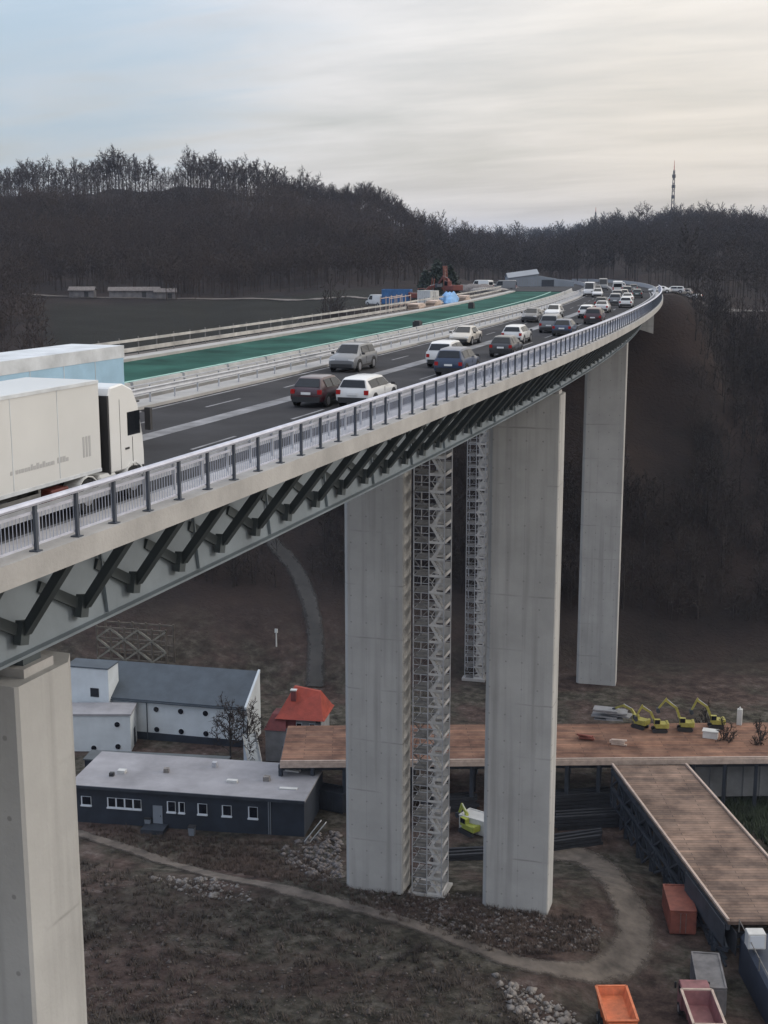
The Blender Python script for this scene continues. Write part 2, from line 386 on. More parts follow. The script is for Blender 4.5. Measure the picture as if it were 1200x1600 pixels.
# markings
vpart(MB().sweep([(8.25,-.145),(9.2,-.145),(9.2,-.141),(8.25,-.141)],S0,S1),'centre_marking',M['paint'])
vpart(MB().sweep([(1.95,-.145),(2.15,-.145),(2.15,-.141),(1.95,-.141)],S0,S1),'edge_marking',M['paint'])
vpart(MB().sweep([(13.2,-.145),(13.4,-.145),(13.4,-.141),(13.2,-.141)],S0,S1),'edge_marking',M['paint'])
s=6.0
while s<262:
    vpart(MB().sweep([(5.2,-.145),(5.35,-.145),(5.35,-.141),(5.2,-.141)],s,s+4,2),'lane_marking',M['paint'])
    if s<258: vpart(MB().sweep([(11.1,-.145),(11.25,-.145),(11.25,-.141),(11.1,-.141)],s+3,s+7,2),'lane_marking',M['paint'])
    s+=10
# inclined struts carrying the cantilever
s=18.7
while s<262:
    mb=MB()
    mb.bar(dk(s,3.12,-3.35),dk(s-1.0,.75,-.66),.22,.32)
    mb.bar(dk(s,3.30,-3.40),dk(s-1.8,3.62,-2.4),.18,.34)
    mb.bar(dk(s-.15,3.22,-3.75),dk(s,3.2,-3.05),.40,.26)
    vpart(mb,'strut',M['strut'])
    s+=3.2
# cross ribs of the web
s=17.1
while s<264: vpart(MB().bar(dk(s,3.66,-1.0),dk(s,3.34,-4.05),.06,.12),'web_stiffener',M['steel']); s+=6.4
# abutment
vpart(MB().sweep([(1.0,-.98),(3.1,-.98),(3.1,-4.3),(9.2,-4.3),(9.2,-.98),(15.2,-.98),(15.2,-26),(1.0,-26)],266,272),'abutment',M['pier'])
def pier(sf,o0,o1,L,ztop,zbot,parent,inv):
    c=dk(sf+L/2,(o0+o1)/2,0); hz=hd(sf); zt=c.z+ztop
    w=(o1-o0)/2; l=L/2; ch=.38
    ring=[(-w+ch,-l),(w-ch*.25,-l),(w,-l+ch*.25),(w,l-ch*2.1),(w-ch*1.2,l),(-w+ch,l),(-w,l-ch),(-w,-l+ch)]
    m=Matrix.Rotation(hz,3,'Z')
    def rg(k,z): return [Vector((c.x,c.y,0))+m@Vector((x*k,y*k,0))+Vector((0,0,z)) for x,y in ring]
    mb=MB().loft([rg(1,zbot-3),rg(1,zt-2.2),rg(1,zt-2.15),rg(1,zt)])
    o=mb.build('pier',M['pier'],None); o.parent=parent; o.matrix_parent_inverse=inv
    for dx in(-1,1):
        MB().box(Vector((c.x,c.y,zt+.14))+m@Vector((dx*(w-.85),-.2,0)),(1.15,1.5,.28),hz).build('bearing_plinth',M['concrete_cap'],o)
        MB().box(Vector((c.x,c.y,zt+.36))+m@Vector((dx*(w-.85),-.2,0)),(.7,.9,.34),hz).build('bearing',M['strut'],o)
    return o
for sf,o0,o1 in((30.4,2.75,9.0),(112,3.1,9.3),(193,4.3,10.2)):
    c=dk(sf,6,0); pier(sf,o0,o1,3.4,-4.72,g(c.x,c.y),via,VI)

# ------------------------------------------------------------------ outer railing
rl=empty('bridge_railing',dk(110,.25,0),0,'long silver railing with dark posts along the outer edge of the traffic deck','railing')
RI=Matrix.Translation(-Vector(rl.location))
def rpart(mb,name,m,par,inv,**kw):
    o=mb.build(name,m,None,**kw); o.parent=par; o.matrix_parent_inverse=inv; return o
rpart(MB().sweep([(.17,1.22),(.35,1.22),(.37,1.28),(.33,1.34),(.19,1.34),(.15,1.28)],18,S1,2),'handrail',M['rail'],rl,RI)
rpart(MB().sweep([(.29,.98),(.33,.98),(.33,1.05),(.29,1.05)],18,S1,2),'upper_rail',M['rail'],rl,RI)
rpart(MB().sweep([(.29,.13),(.33,.13),(.33,.19),(.29,.19)],18,S1,2),'lower_rail',M['rail'],rl,RI)
inf=MB(); s=18.0
while s<S1:
    inf.bar(dk(s,.31,.19),dk(s,.31,.98),.015); s+=.16 if s<120 else .3
rpart(inf,'infill_bars',M['mesh'],rl,RI)
s=18.65; n=0; rest=MB()
while s<S1-1:
    a=dk(s,.22,-.005); h=hd(s); mb=MB() if n<100 else rest
    mb.box(dk(s,.24,.62),(.085,.10,1.2),h); mb.box(dk(s,.26,.012),(.26,.24,.03),h)
    if n<100: rpart(mb,'post',M['post'],rl,RI)
    s+=1.9; n+=1
rpart(rest,'post',M['post'],rl,RI,kind='stuff')
# steel guard rail behind it
def guard(name,off,label,face,s0=16.0,s1=268.0,step=1.9,h=.8):
    gr=empty(name,dk(110,off,0),0,label,'guard rail'); inv=Matrix.Translation(-Vector(gr.location))
    f=face
    rpart(MB().sweep([(off+f*.09,h-.32),(off+f*.13,h-.27),(off+f*.09,h-.18),(off+f*.09,h-.13),(off+f*.13,h-.05),(off+f*.09,h),(off+f*.06,h),(off+f*.06,h-.32)],s0,s1,2),'beam',M['galv'],gr,inv)
    rpart(MB().sweep([(off-f*.02,h+.08),(off+f*.05,h+.08),(off+f*.05,h+.16),(off-f*.02,h+.16)],s0,s1,2),'top_tube',M['galv'],gr,inv)
    s=s0+.5; n=0; rest=MB()
    while s<s1:
        mb=MB() if n<100 else rest
        mb.box(dk(s,off,(h+.02)/2),(.07,.07,h+.14),hd(s))
        if n<100: rpart(mb,'post',M['galv'],gr,inv)
        s+=step; n+=1
    if rest.v: rpart(rest,'post',M['galv'],gr,inv,kind='stuff')
guard('guard_rail',1.32,'galvanised steel guard rail between the outer railing and the traffic lanes',1)
guard('guard_rail',14.3,'galvanised steel guard rail between the traffic lanes and the green deck',-1,step=2.66)

# ------------------------------------------------------------------ the second deck, not yet surfaced
v2=empty('unfinished_viaduct',dk(110,24,0),0,'second viaduct under construction with a bare green coated deck behind the traffic','bridge')
V2I=Matrix.Translation(-Vector(v2.location))
def p2(mb,name,m,**kw): return rpart(mb,name,m,v2,V2I,**kw)
p2(MB().sweep([(16.1,-.5),(16.1,.0),(18.6,.0),(18.6,-.2),(17,-.6)],S0,S1),'inner_kerb',M['concrete_cap'])
p2(MB().sweep([(18.6,-.205),(28.2,-.205),(31.8,-.3),(31.8,-.7),(28,-.95),(21,-.95),(17,-.61)],S0,S1),'deck_slab',M['slab'])
p2(MB().sweep([(18.605,-.2),(18.605,-.15),(28.1,-.15),(28.1,-.2)],S0,S1),'green_sealing',M['green'])
p2(MB().sweep([(21.0,-.146),(21.3,-.146),(21.3,-.138),(21.0,-.138)],S0,S1),'seal_joint',M['greenline'])
p2(MB().sweep([(28.11,-.2),(28.11,.05),(29.3,.05),(29.3,-.2)],S0,S1),'outer_kerb',M['concrete_cap'])
p2(MB().sweep([(29.305,-.25),(29.305,-.2),(31.75,-.2),(31.75,-.25)],S0,S1),'formwork_platform',mat('wet_boards',(.09,.075,.065),.9,0,.4,.4))
p2(MB().sweep([(18.9,-.94),(27.8,-.94),(23.4,-4.1),(16.8,-4.1)],S0,S1,4),'box_girder',M['steel'])
for sf,o0,o1 in((112,17.0,22.7),(193,18.6,24.6)):
    c=dk(sf,20,0); pier(sf,o0,o1,3.4,-4.72,g(c.x,c.y),v2,V2I)
p2(MB().sweep([(16.3,-.98),(31.2,-.98),(31.2,-24),(16.3,-24)],266,272),'abutment',M['pier'])
# concrete step barriers standing on the inner kerb of the second deck
n=0; s=20.0
while s<262:
    mb=MB().sweep([(16.75,.005),(16.83,.15),(16.92,.62),(17.08,.62),(17.17,.15),(17.25,.005)],s,s+5.7,1.9)
    o=mb.build('concrete_barrier',M['barrier']); tag(o,'pale concrete step barrier segment standing in the long line between the two decks','barrier','concrete barriers between the two decks')
    s+=6.0
# outer edge scaffold rail of the second deck
g2=empty('edge_guard',dk(110,31,0),0,'pale timber edge guard on short posts along the far side of the green deck','guard rail'); G2I=Matrix.Translation(-Vector(g2.location))
for z0,z1 in((.05,.35),(.78,.98)): rpart(MB().sweep([(30.9,z0),(30.96,z0),(30.96,z1),(30.9,z1)],S0+10,S1,3),'guard_board',mat('pale_boards',(.36,.35,.335),.8,0,.5,.35),g2,G2I)
s=14
while s<S1: rpart(MB().box(dk(s,31.02,.45),(.07,.07,1.35),hd(s)),'post',M['galvdark'],g2,G2I); s+=3.0
# ------------------------------------------------------------------ stair towers
def stair_tower(sf,o0,o1,ztop,label,lv=1.55,depth=2.6,tie=None):
    c=dk(sf+depth/2,(o0+o1)/2,0); zb=g(c.x,c.y)-.1; zt=c.z+ztop; h=hd(sf); w=o1-o0
    t=empty('stair_tower',(c.x,c.y,zb),h,label,'stair tower')
    H=zt-zb; n=int(H/lv)
    xs=(-w/2,0,w/2); ys=(-depth/2,depth/2)
    for x in xs:
        for y in ys: MB().tube((x,y,0),(x,y,H),.06,n=5).build('standard',M['galv'],t)
    led=MB(); brace=MB()
    for i in range(n+1):
        z=i*lv+.3
        for y in ys: led.bar((-w/2,y,z),(w/2,y,z),.055); led.bar((0,y,z+1.0),(w/2,y,z+1.0),.045)
        for x in xs: led.bar((x,-depth/2,z),(x,depth/2,z),.055)
        if i<n:
            a=1 if i%2 else -1
            brace.bar((-w/4-a*w/4,ys[0],z),(-w/4+a*w/4,ys[0],z+lv),.07); brace.bar((-w/4+a*w/4,ys[1],z),(-w/4-a*w/4,ys[1],z+lv),.07); led.bar((-w/2,ys[0],z+.9),(0,ys[0],z+.9),.05); brace.bar((-w/2,-a*depth/2,z),(-w/2,a*depth/2,z+lv),.045)
    led.build('ledger_tubes',M['galv'],t); brace.build('brace_tubes',M['galvdark'],t)
    for i in range(n):
        z=i*lv+.3; a=1 if i%2 else -1
        fl=MB()
        x0=.25; x1=w/2-.2; ya=-depth/2+.75; yb=depth/2-.75
        # a flight rises across the tower, seen from the side
        for y,sgn in((ys[0]+.08,1),(ys[0]+.78,1)):
            fl.bar((x0 if a>0 else x1,y,z),(x1 if a>0 else x0,y,z+lv),.05,.24)
        for k in range(8):
            q=(k+.5)/8; xx=x0+(x1-x0)*(q if a>0 else 1-q); fl.box((xx,ys[0]+.43,z+lv*q),(.24,.66,.04))
        fl.bar((x0 if a>0 else x1,ys[0]+.05,z+.95),(x1 if a>0 else x0,ys[0]+.05,z+lv+.95),.05,.05); fl.build('stair_flight',M['stair'],t)
        MB().box((w/4,depth/4,z+.02),(w/2-.1,depth/2-.1,.06)).box((w/4,ys[1]-.02,z+.45),(w/2-.1,.03,.9)).box((w/2-.03,0,z+.14),(.03,depth-.1,.24)).box((w/4,ys[0]-.05,z+.12),(w/2-.05,.03,.22)).build('landing',M['stair'],t)
        if True:
            MB().box((-w/4,0,z+.03),(w/2-.15,depth-.2,.06)).box((-w/4,ys[0]-.04,z+.5),(w/2-.15,.03,.18)).build('platform',M['galvdark'],t)
    MB().box((0,0,.1),(w+.8,depth+.6,.4)).build('base_slab',M['concrete_cap'],t)
    if tie:
        for zz in tie: MB().bar((w/2,-.4,H+zz),(w/2+4.2,-.4,H+zz),.14).build('tie_bar',M['galv'],t)
    return t
stair_tower(112.6,13.35,16.2,-4.9,'tall scaffold stair tower between the two nearer piers standing side by side')
stair_tower(190,24.0,26.7,-4.9,'slimmer distant scaffold stair tower seen right of the taller one, ending on the slope',lv=1.7,depth=2.4)

# ------------------------------------------------------------------ road vehicles
def smat(name,c,rough=.3): 
    if name not in M: M[name]=mat(name,c,rough,0,coat=.5)
    return M[name]
CAR={ # stations: y, belt, top, roof half width, side half width scale
 'hatch':(4.15,1.78,[(-2.07,.62,.66,.72,.90),(-2.0,.90,.94,.74,.97),(-1.5,.93,1.40,.60,1),(-1.2,.93,1.46,.60,1),(.1,.92,1.46,.60,1),(.35,.92,1.42,.58,1),(1.15,.90,.95,.70,1),(1.85,.78,.82,.68,.95),(2.07,.60,.63,.60,.86)],1.28,-1.30,.32),
 'estate':(4.6,1.82,[(-2.3,.62,.66,.72,.90),(-2.22,.92,.96,.74,.97),(-1.95,.94,1.38,.60,1),(-1.6,.94,1.46,.61,1),(.2,.93,1.47,.61,1),(.45,.93,1.43,.59,1),(1.3,.90,.95,.72,1),(2.05,.78,.82,.70,.95),(2.3,.60,.63,.60,.86)],1.42,-1.40,.33),
 'suv':(4.5,1.9,[(-2.25,.70,.75,.76,.92),(-2.18,1.03,1.08,.78,.98),(-1.9,1.06,1.56,.66,1),(-1.6,1.06,1.66,.66,1),(.2,1.05,1.67,.66,1),(.5,1.05,1.62,.64,1),(1.2,1.03,1.09,.76,1),(2.0,.92,.97,.74,.96),(2.25,.68,.72,.66,.88)],1.38,-1.38,.37),
 'saloon':(4.7,1.82,[(-2.35,.62,.66,.70,.88),(-2.28,.90,.94,.72,.96),(-1.75,.95,1.0,.72,1),(-1.0,.94,1.40,.58,1),(-.7,.93,1.44,.58,1),(.2,.92,1.44,.58,1),(.5,.92,1.39,.57,1),(1.3,.90,.94,.70,1),(2.1,.78,.82,.68,.95),(2.35,.60,.63,.58,.86)],1.42,-1.42,.33),
 'van':(5.4,2.0,[(-2.7,.7,.74,.9,.97),(-2.68,1.15,2.30,.86,.99),(-2.5,1.2,2.38,.85,1),(1.0,1.2,2.38,.83,1),(1.25,1.2,2.30,.80,1),(1.95,1.15,1.22,.80,1),(2.55,.98,1.02,.74,.95),(2.7,.70,.74,.68,.88)],1.75,-1.75,.35)}
PROTO={}
def make_car(kind):
    L,W,st,yf,yr,wr=CAR[kind]
    root=empty('parked_proto')
    def ring(q):
        y,zb,zt,rw,sc_=q; hw=W/2*sc_
        zl=.24 if abs(y)<L/2-.12 else .34
        half=[(hw*.90,zl),(hw*.985,.42),(hw,min(.66,zb-.04)),(hw*.965,zb),(rw,zt),(rw*.55,zt+.035)]
        return [Vector((x,y,z)) for x,z in half]+[Vector((-x,y,z)) for x,z in reversed(half)]
    b=MB().loft([ring(q) for q in st]).build('body',M['plastic'],root)
    b.data.shade_smooth(); b.data.set_sharp_from_angle(angle=R_(38))
    # glazing a few millimetres proud of the cabin
    i0=max(i for i,q in enumerate(st) if q[2]-q[1]>.2); i1=min(i for i,q in enumerate(st) if q[2]-q[1]>.2)
    def quad(a,b_,inset,out):
        pass
    def rw_(q,f): 
        y,zb,zt,rw,sc_=q; hw=W/2*sc_*.965; return hw+(rw-hw)*f, zb+(zt-zb)*f
    def screen(qa,qb,name,f0,f1):       # sloping screen between the belt of qa and the roof of qb
        ya,za=qa[0],qa[2]; yb,zb_=qb[0],qb[2]; wa=qa[3]*.93; wb=qb[3]*.9
        n=Vector((0,-(zb_-za),(yb-ya))); n=n if n.z>0 else -n; n=n.normalized()*.045
        p=[]
        for f in(f0,f1):
            y=ya+(yb-ya)*f; z=za+(zb_-za)*f; w=wa+(wb-wa)*f
            p.append([Vector((-w,y,z))+n,Vector((w,y,z))+n])
        MB().add([p[0][0],p[0][1],p[1][1],p[1][0]],[(0,1,2,3)]).build(name,M['glass'],root)
    screen(st[i0+1],st[i0],'windscreen',.06,.97)
    if kind=='van': 
        MB().add([Vector((-.75,-2.71,1.35)),Vector((.75,-2.71,1.35)),Vector((.72,-2.705,2.0)),Vector((-.72,-2.705,2.0))],[(0,1,2,3)]).build('rear_window',M['glass'],root)
    else: screen(st[i1-1],st[i1],'rear_window',.12,.95)
    for sd in(-1,1):
        mb=MB()
        ys=[q[0] for q in st]; y0=st[i1][0]+.12; y1=st[i0][0]-.02
        if kind=='van': y0=.2
        bps=[y0,(y0+y1)/2-.04,(y0+y1)/2+.04,y1]
        if kind=='van': bps=[y0,y1]
        for a,c in zip(bps[::2],bps[1::2]):
            vs=[]
            for y,f in((a,.12),(c,.12),(c,.86),(a,.86)):
                q=[float(np.interp(y,ys,[r[k] for r in st])) for k in range(5)]
                x,z=rw_(q,f); vs.append(Vector((sd*(x+.032),y,z)))
            # front pane follows the sloping pillar
            if c==bps[-1]:
                q=st[i0+1]; vs[1]=Vector((sd*(W/2*.962+.026),c+.42*(q[0]-st[i0][0]),vs[1].z))
            mb.add(vs,[(0,1,2,3)])
        mb.build('side_window',M['glass'],root)
    for y in(yf,yr):
        for sd in(-1,1):
            x=sd*(W/2-.10)
            w=MB().tube((x-.11,y,wr),(x+.11,y,wr),wr,n=14).build('wheel',M['tyre'],root)
            MB().tube((x+sd*.105,y,wr),(x+sd*.118,y,wr),wr*.64,n=10).build('rim',M['rim'],w)
            ar=MB()
            for k in range(9):
                a0=-.25+(math.pi+.5)*k/9; a1=-.25+(math.pi+.5)*(k+1)/9; r_=wr+.045
                ar.bar((sd*(W/2-.035),y+r_*math.cos(a0),wr+r_*math.sin(a0)),(sd*(W/2-.035),y+r_*math.cos(a1),wr+r_*math.sin(a1)),.10,.09)
            ar.build('wheel_arch',M['plastic'],root)
    z=st[-1][1]
    ym=st[i0+1][0]-.25; zm=st[i0+1][1]+.10
    for sd in(-1,1):
        MB().box((sd*(W/2+.09),ym,zm),(.2,.10,.14)).build('mirror',M['plastic'],root,bevel=.02)
        MB().box((sd*(W/2+.001),0,.36),(.012,abs(yf-yr)-.8,.13)).build('side_sill',M['plastic'],root)
        MB().box((sd*(W/2-.004),.05,.70),(.012,.018,.42)).build('door_gap',M['plastic'],root)
        MB().box((sd*W*.335,L/2-.12,z+.06),(.36,.16,.15)).build('headlight',M['lamp'],root)
        MB().box((sd*W*.40,-L/2+.06,(.80 if kind!='van' else 1.1)),(.22,.14,.22 if kind!='van' else .5)).build('tail_light',M['red_lamp'],root)
    MB().box((0,-L/2+.02,.42),(W*.82,.14,.26)).build('bumper',M['plastic'],root)
    MB().box((0,L/2-.05,.42),(W*.74,.14,.22)).build('grille',M['plastic'],root)
    MB().box((0,-L/2-.03,.72 if kind!='van' else .8),(.5,.03,.12)).build('number_plate',M['plate'],root)
    return root
COLR={'dark red':(.034,.005,.008),'silver':(.46,.46,.47),'black':(.012,.012,.014),'white':(.56,.56,.56),'dark blue':(.015,.03,.07),'grey':(.13,.135,.145),'dark grey':(.05,.052,.058),'red':(.28,.02,.02),'champagne':(.40,.37,.33),'dark green':(.02,.04,.035)}
WORD={'hatch':'hatchback','estate':'estate car','suv':'off road car','saloon':'saloon','van':'van'}
CARS=[ # station, offset, kind, colour, oncoming, label
 (62.3,6.3,'hatch','dark red',0,'dark red hatchback in the second lane, nearest dark car ahead of the white lorry'),
 (63.0,4.05,'estate','white',0,'white estate car beside the railing, right of the dark red hatchback'),
 (81,11.3,'suv','grey',1,'mid grey off road car alone in the oncoming lane above the dark red hatchback'),
 (86.0,6.3,'suv','white',0,'tall white off road car just behind the dark blue car at mid bridge'),
 (80.3,4.1,'suv','dark blue',0,'dark blue off road car beside the railing in front of the tall white one'),
 (106.6,10.2,'saloon','champagne',1,'small champagne saloon in the oncoming lanes beyond the tall white off road car'),
 (95.5,4.4,'hatch','black',0,'black hatchback beside the railing, second car along after the dark blue one'),
 (109.5,6.5,'estate','white',0,'white estate car with dark rear window just beyond the black hatchback'),
 (143,11.0,'saloon','dark grey',1,'dark grey saloon in the oncoming lane next to the green deck'),
 (125,6.1,'suv','grey',0,'grey off road car in the second lane beyond the white estate car'),
 (120.4,4.2,'hatch','dark blue',0,'dark blue hatchback hugging the railing beside the grey off road car'),
 (152.5,10.0,'hatch','white',1,'white hatchback in the oncoming lane halfway along the far bend'),
 (153.5,6.3,'estate','white',0,'white estate car with black rear window in the second lane on the far bend'),
 (141.2,4.1,'suv','dark red',0,'dark red off road car beside the railing before the far bend'),
 (168,6.0,'saloon','silver',0,'silver saloon in the second lane on the far bend'),
 (194,6.2,'suv','grey',0,'grey off road car in the dense queue on the far bend'),
 (185,4.2,'estate','white',0,'white estate car nearest the railing on the far bend'),
 (182,7.3,'hatch','black',0,'black hatchback squeezed beside the centre marking on the far bend'),
 (204,5.0,'saloon','white',0,'white saloon in the dense queue past the far bend'),
 (213,6.9,'suv','dark grey',0,'dark grey off road car in the dense queue past the far bend'),
 (226,6.4,'hatch','champagne',0,'champagne hatchback in the queue near the end of the bridge'),
 (230,4.3,'estate','dark green',0,'dark green estate car beside the railing near the end of the bridge'),
 (238,12.6,'van','silver',1,'silver van in the oncoming lane where the bridge ends'),
 (231,10.9,'hatch','silver',1,'silver hatchback in the oncoming lane just in front of the silver van'),
 (252,8.0,'van','white',0,'white van farthest along the bridge in the second lane'),
 (262,12,'saloon','black',1,'black saloon in the oncoming lane at the abutment'),
 (243,6.2,'suv','dark grey',0,'charcoal off road car in the queue near the abutment'),
 (286,11,'van','grey',1,'grey van on the motorway beyond the bridge, oncoming'),
 (296,7,'estate','silver',0,'silver estate car on the motorway beyond the bridge'),
 (275,5,'hatch','dark grey',0,'dark grey hatchback leaving the bridge near the railing end')]
def place_car(kind,colour,loc,rz,label,group='cars driving across the viaduct',cat=None):
    if kind not in PROTO: PROTO[kind]=make_car(kind); r=PROTO[kind]; first=True
    else: r=None
    if r is None: r=copy_tree(PROTO[kind])
    r.name=('van' if kind=='van' else 'car'); r.location=loc; r.rotation_euler=(0,0,rz)
    m=smat('paint_'+colour.replace(' ','_'),COLR[colour],.28)
    for ch in r.children:
        if ch.name.startswith('body'):
            ch.material_slots[0].link='OBJECT'; ch.material_slots[0].material=m
    tag(r,label,cat or ('van' if kind=='van' else 'car'),group)
    return r
for s,o,k,c,onc,lab in CARS:
    place_car(k,c,dk(s,o,-.14 if s<268 else -.145),hd(s)+(math.pi if onc else 0),lab)

def wheel(par,x,y,z,r,w,side):
    o=MB().tube((x-w/2,y,z),(x+w/2,y,z),r,n=18).build('wheel',M['tyre'],par)
    MB().tube((x+side*(w/2-.03),y,z),(x+side*(w/2+.012),y,z),r*.58,n=14).build('rim',M['rim'],o)
def lorry(loc,rz,label,boxmat,boxtop,cabmat,H=3.85,gap=.55,L=13.4,roofmat=None,marks=False):
    t=empty('articulated_lorry',loc,rz,label,'lorry')
    # local: x right, y forward, trailer front wall at y=0
    W=2.5; z0=1.17
    bx=MB().box((0,-L/2,(z0+H)/2),(W,L,H-z0)).build('trailer_box',boxmat,t,bevel=.04)
    if boxtop: MB().box((0,-L/2,H-.17),(W+.03,L+.03,.5)).build('trailer_top_band',boxtop,t)
    tr=MB()
    for x in(-1,1):
        for z in((H-.02,z0+.05)if not boxtop else (z0+.05,)): tr.box((x*(W/2+.012),-L/2,z-.03),(.03,L-.1,.1))
    for y in range(1,6):
        for x in(-1,1): tr.box((x*(W/2+.004),-L*y/6,(z0+H)/2),(.012,.03,H-z0-.2))
    tr.build('trim_rail',M['roofwhite'],t)
    ch=MB(); 
    for x in(-.45,.45): ch.box((x,-L/2,.98),(.14,L-.3,.34))
    ch.build('chassis',M['plastic'],t)
    sg=MB()
    for x in(-1,1): sg.box((x*(W/2-.06),-5.5,.72),(.04,4.6,.55))
    sg.build('side_guard',M['galvdark'],t)
    for y in(-9.2,-10.5,-11.8):
        for sd in(-1,1): wheel(t,sd*1.05,y,.52,.52,.36,sd)
    for sd in(-1,1): MB().box((sd*1.0,-3.0,.75),(.1,.12,.8)).build('landing_leg',M['galvdark'],t)
    for sd in(-1,1): MB().box((sd*.95,-L-.03,.85),(.4,.08,.2)).build('tail_light',M['red_lamp'],t)
    # tractor
    cb=MB(); y0=gap; y1=gap+2.05
    prof=[(y0,.95),(y0,3.30),(y0+.12,3.62),(y0+.85,3.68),(y0+1.45,3.45),(y1-.30,2.95),(y1-.06,2.0),(y1,1.35),(y1,.45),(y1-.35,.38),(y1-.40,.95)]
    hw=1.22
    cb.loft([[Vector((x*k,y,z)) for y,z in prof] for x,k in((-hw,.96),(-hw,1),(hw,1),(hw,.96))][1:3]); 
    cab=cb.build('cab',cabmat,t,bevel=.05)
    MB().add([Vector((-1.08,y1-.27,2.92)),Vector((1.08,y1-.27,2.92)),Vector((1.12,y1-.03,2.02)),Vector((-1.12,y1-.03,2.02))],[(0,1,2,3)]).build('windscreen',M['glass'],t).location=(0,.012,0)
    for sd in(-1,1):
        MB().box((sd*(hw+.002),y1-.62,2.38),(.02,.75,.74)).build('side_window',M['glass'],t)
        MB().box((sd*(hw+.003),y1-.72,1.35),(.012,.02,1.2)).build('door_gap',M['plastic'],t)
        MB().box((sd*(hw+.2),y1-.02,2.45),(.2,.14,.72)).bar((sd*hw,y1-.1,2.7),(sd*(hw+.2),y1-.05,2.7),.05).build('mirror',M['plastic'],t)
        MB().box((sd*.85,y1+.01,.95),(.5,.06,.26)).build('headlight',M['lamp'],t)
        wheel(t,sd*1.05,y1-.72,.52,.52,.34,sd)
        wheel(t,sd*1.05,-.9,.52,.52,.5,sd)
        ar=MB()
        for k in range(8):
            a0=math.pi*k/7; a1=math.pi*(k+1)/7
            if k<7: ar.bar((sd*1.06,y1-.72+.62*math.cos(a0),.52+.62*math.sin(a0)),(sd*1.06,y1-.72+.62*math.cos(a1),.52+.62*math.sin(a1)),.40,.06)
        ar.build('front_mudguard',cabmat,t)
        mg=MB()
        for k in range(6):
            a0=.3+(math.pi-.6)*k/6; a1=.3+(math.pi-.6)*(k+1)/6
            mg.bar((sd*1.05,-.9+.60*math.cos(a0),.52+.60*math.sin(a0)),(sd*1.05,-.9+.60*math.cos(a1),.52+.60*math.sin(a1)),.56,.04)
        mg.build('mudguard',M['white'],t)
        MB().box((sd*1.0,.35,.70),(.5,1.0,.6)).build('fuel_tank',M['white'],t,bevel=.08)
        MB().box((sd*1.03,-2.25,.72),(.42,.9,.5)).build('tool_box',M['red'],t,bevel=.03)
    for sd in(-1,1):
        MB().box((sd*(hw+.012),y1-1.05,1.62),(.03,.22,.06)).build('door_handle',M['plastic'],t)
        MB().box((sd*(hw-.01),y0+.62,2.1),(.03,.018,2.2)).build('door_gap',M['plastic'],t)
        MB().box((sd*(hw-.02),y1-.30,.62),(.06,.5,.10)).box((sd*(hw-.02),y1-.30,.92),(.06,.46,.10)).box((sd*(hw-.02),y1-.30,.77),(.03,.06,.4)).build('cab_step',M['plastic'],t)
        MB().box((sd*(hw-.25),y1-.28,3.08),(.16,.10,.08)).build('marker_lamp',M['lamp'],t)
    MB().box((0,y1-.16,3.0),(2.2,.32,.05)).build('sun_visor',M['plastic'],t)
    MB().box((0,y1+.02,1.25),(1.5,.04,.5)).build('grille',M['plastic'],t)
    MB().box((0,y0-.05,2.15),(2.46,.09,2.45)).build('gap_shade_panel',M['plastic'],t)  # added dark panel, puts the shade of the cab gap into colour
    MB().box((0,gap/2+.05,2.3),(1.9,.10,2.5)).build('gap_fairing',M['plastic'],t)
    MB().box((0,-.2,.85),(.9,3.6,.22)).build('tractor_frame',M['plastic'],t)
    if marks:
        rg=random.Random(4); mk=MB(); y=-4.6
        while y<-1.75:
            w=rg.choice((.09,.12,.15)); hgt=rg.choice((.11,.11,.17))
            mk.box((W/2+.006,y+w/2,1.72+hgt/2),(.004,w,hgt)); y+=w+.03
            if rg.random()<.14 or y>=-1.75: mk.build('side_lettering',M['mark_grey'],t); mk=MB(); y+=.12
        em=MB()
        for i in range(3): em.box((W/2+.006,-.95+i*.16,2.0),(.004,.1,.62))
        em.build('emblem',M['mark_grey'],t)
    return t
lorry(dk(34.45,3.42,-.14),hd(34),'white articulated lorry with plain white trailer beside the railing','' or M['trailer'],None,M['cabwhite'],H=3.92,marks=True)
lorry(dk(48.2-13.4,10.75,-.14),hd(42)+math.pi,'pale blue and white lorry trailer half hidden behind the white lorry, oncoming',M['blue_curtain'],M['roofwhite'],M['cabwhite'],H=3.75)

# the motorway beyond the abutment
road=MB().sweep([(-1,-.20),(-1,-.155),(36,-.155),(36,-.20)],272.2,600,6).build('motorway',M['asphalt'],kind='structure')
MB().sweep([(8.25,-.15),(9.2,-.15),(9.2,-.146),(8.25,-.146)],272.2,560,6).build('road_marking',M['paint'],kind='structure')
for o in(.6,14.6):
    MB().sweep([(o,-.15),(o+.1,-.15),(o+.1,.75),(o,.75)],272.5,520,6).build('crash_barrier',M['galv'],label='pale crash barrier along the %s of the motorway beyond the bridge'%('outer edge' if o<2 else 'middle'),cat='barrier')

# ------------------------------------------------------------------ buildings in the valley
def frame2(a,b):                                     # x along a->b, y away
    a=Vector(a);b=Vector(b); d=Vector((b.x-a.x,b.y-a.y,0)); L=d.length; return a,math.atan2(d.y,d.x),L
def win(par,x,y,z,w,h,m=None,fr=True,nrm=-1):
    f=MB().box((x,y,z),(w+.16,.08,h+.16)).build('window',M['frame_white'] if fr else M['plastic'],par)
    MB().box((x,y+nrm*.05,z),(w,.04,h)).build('pane',M['window'],f)
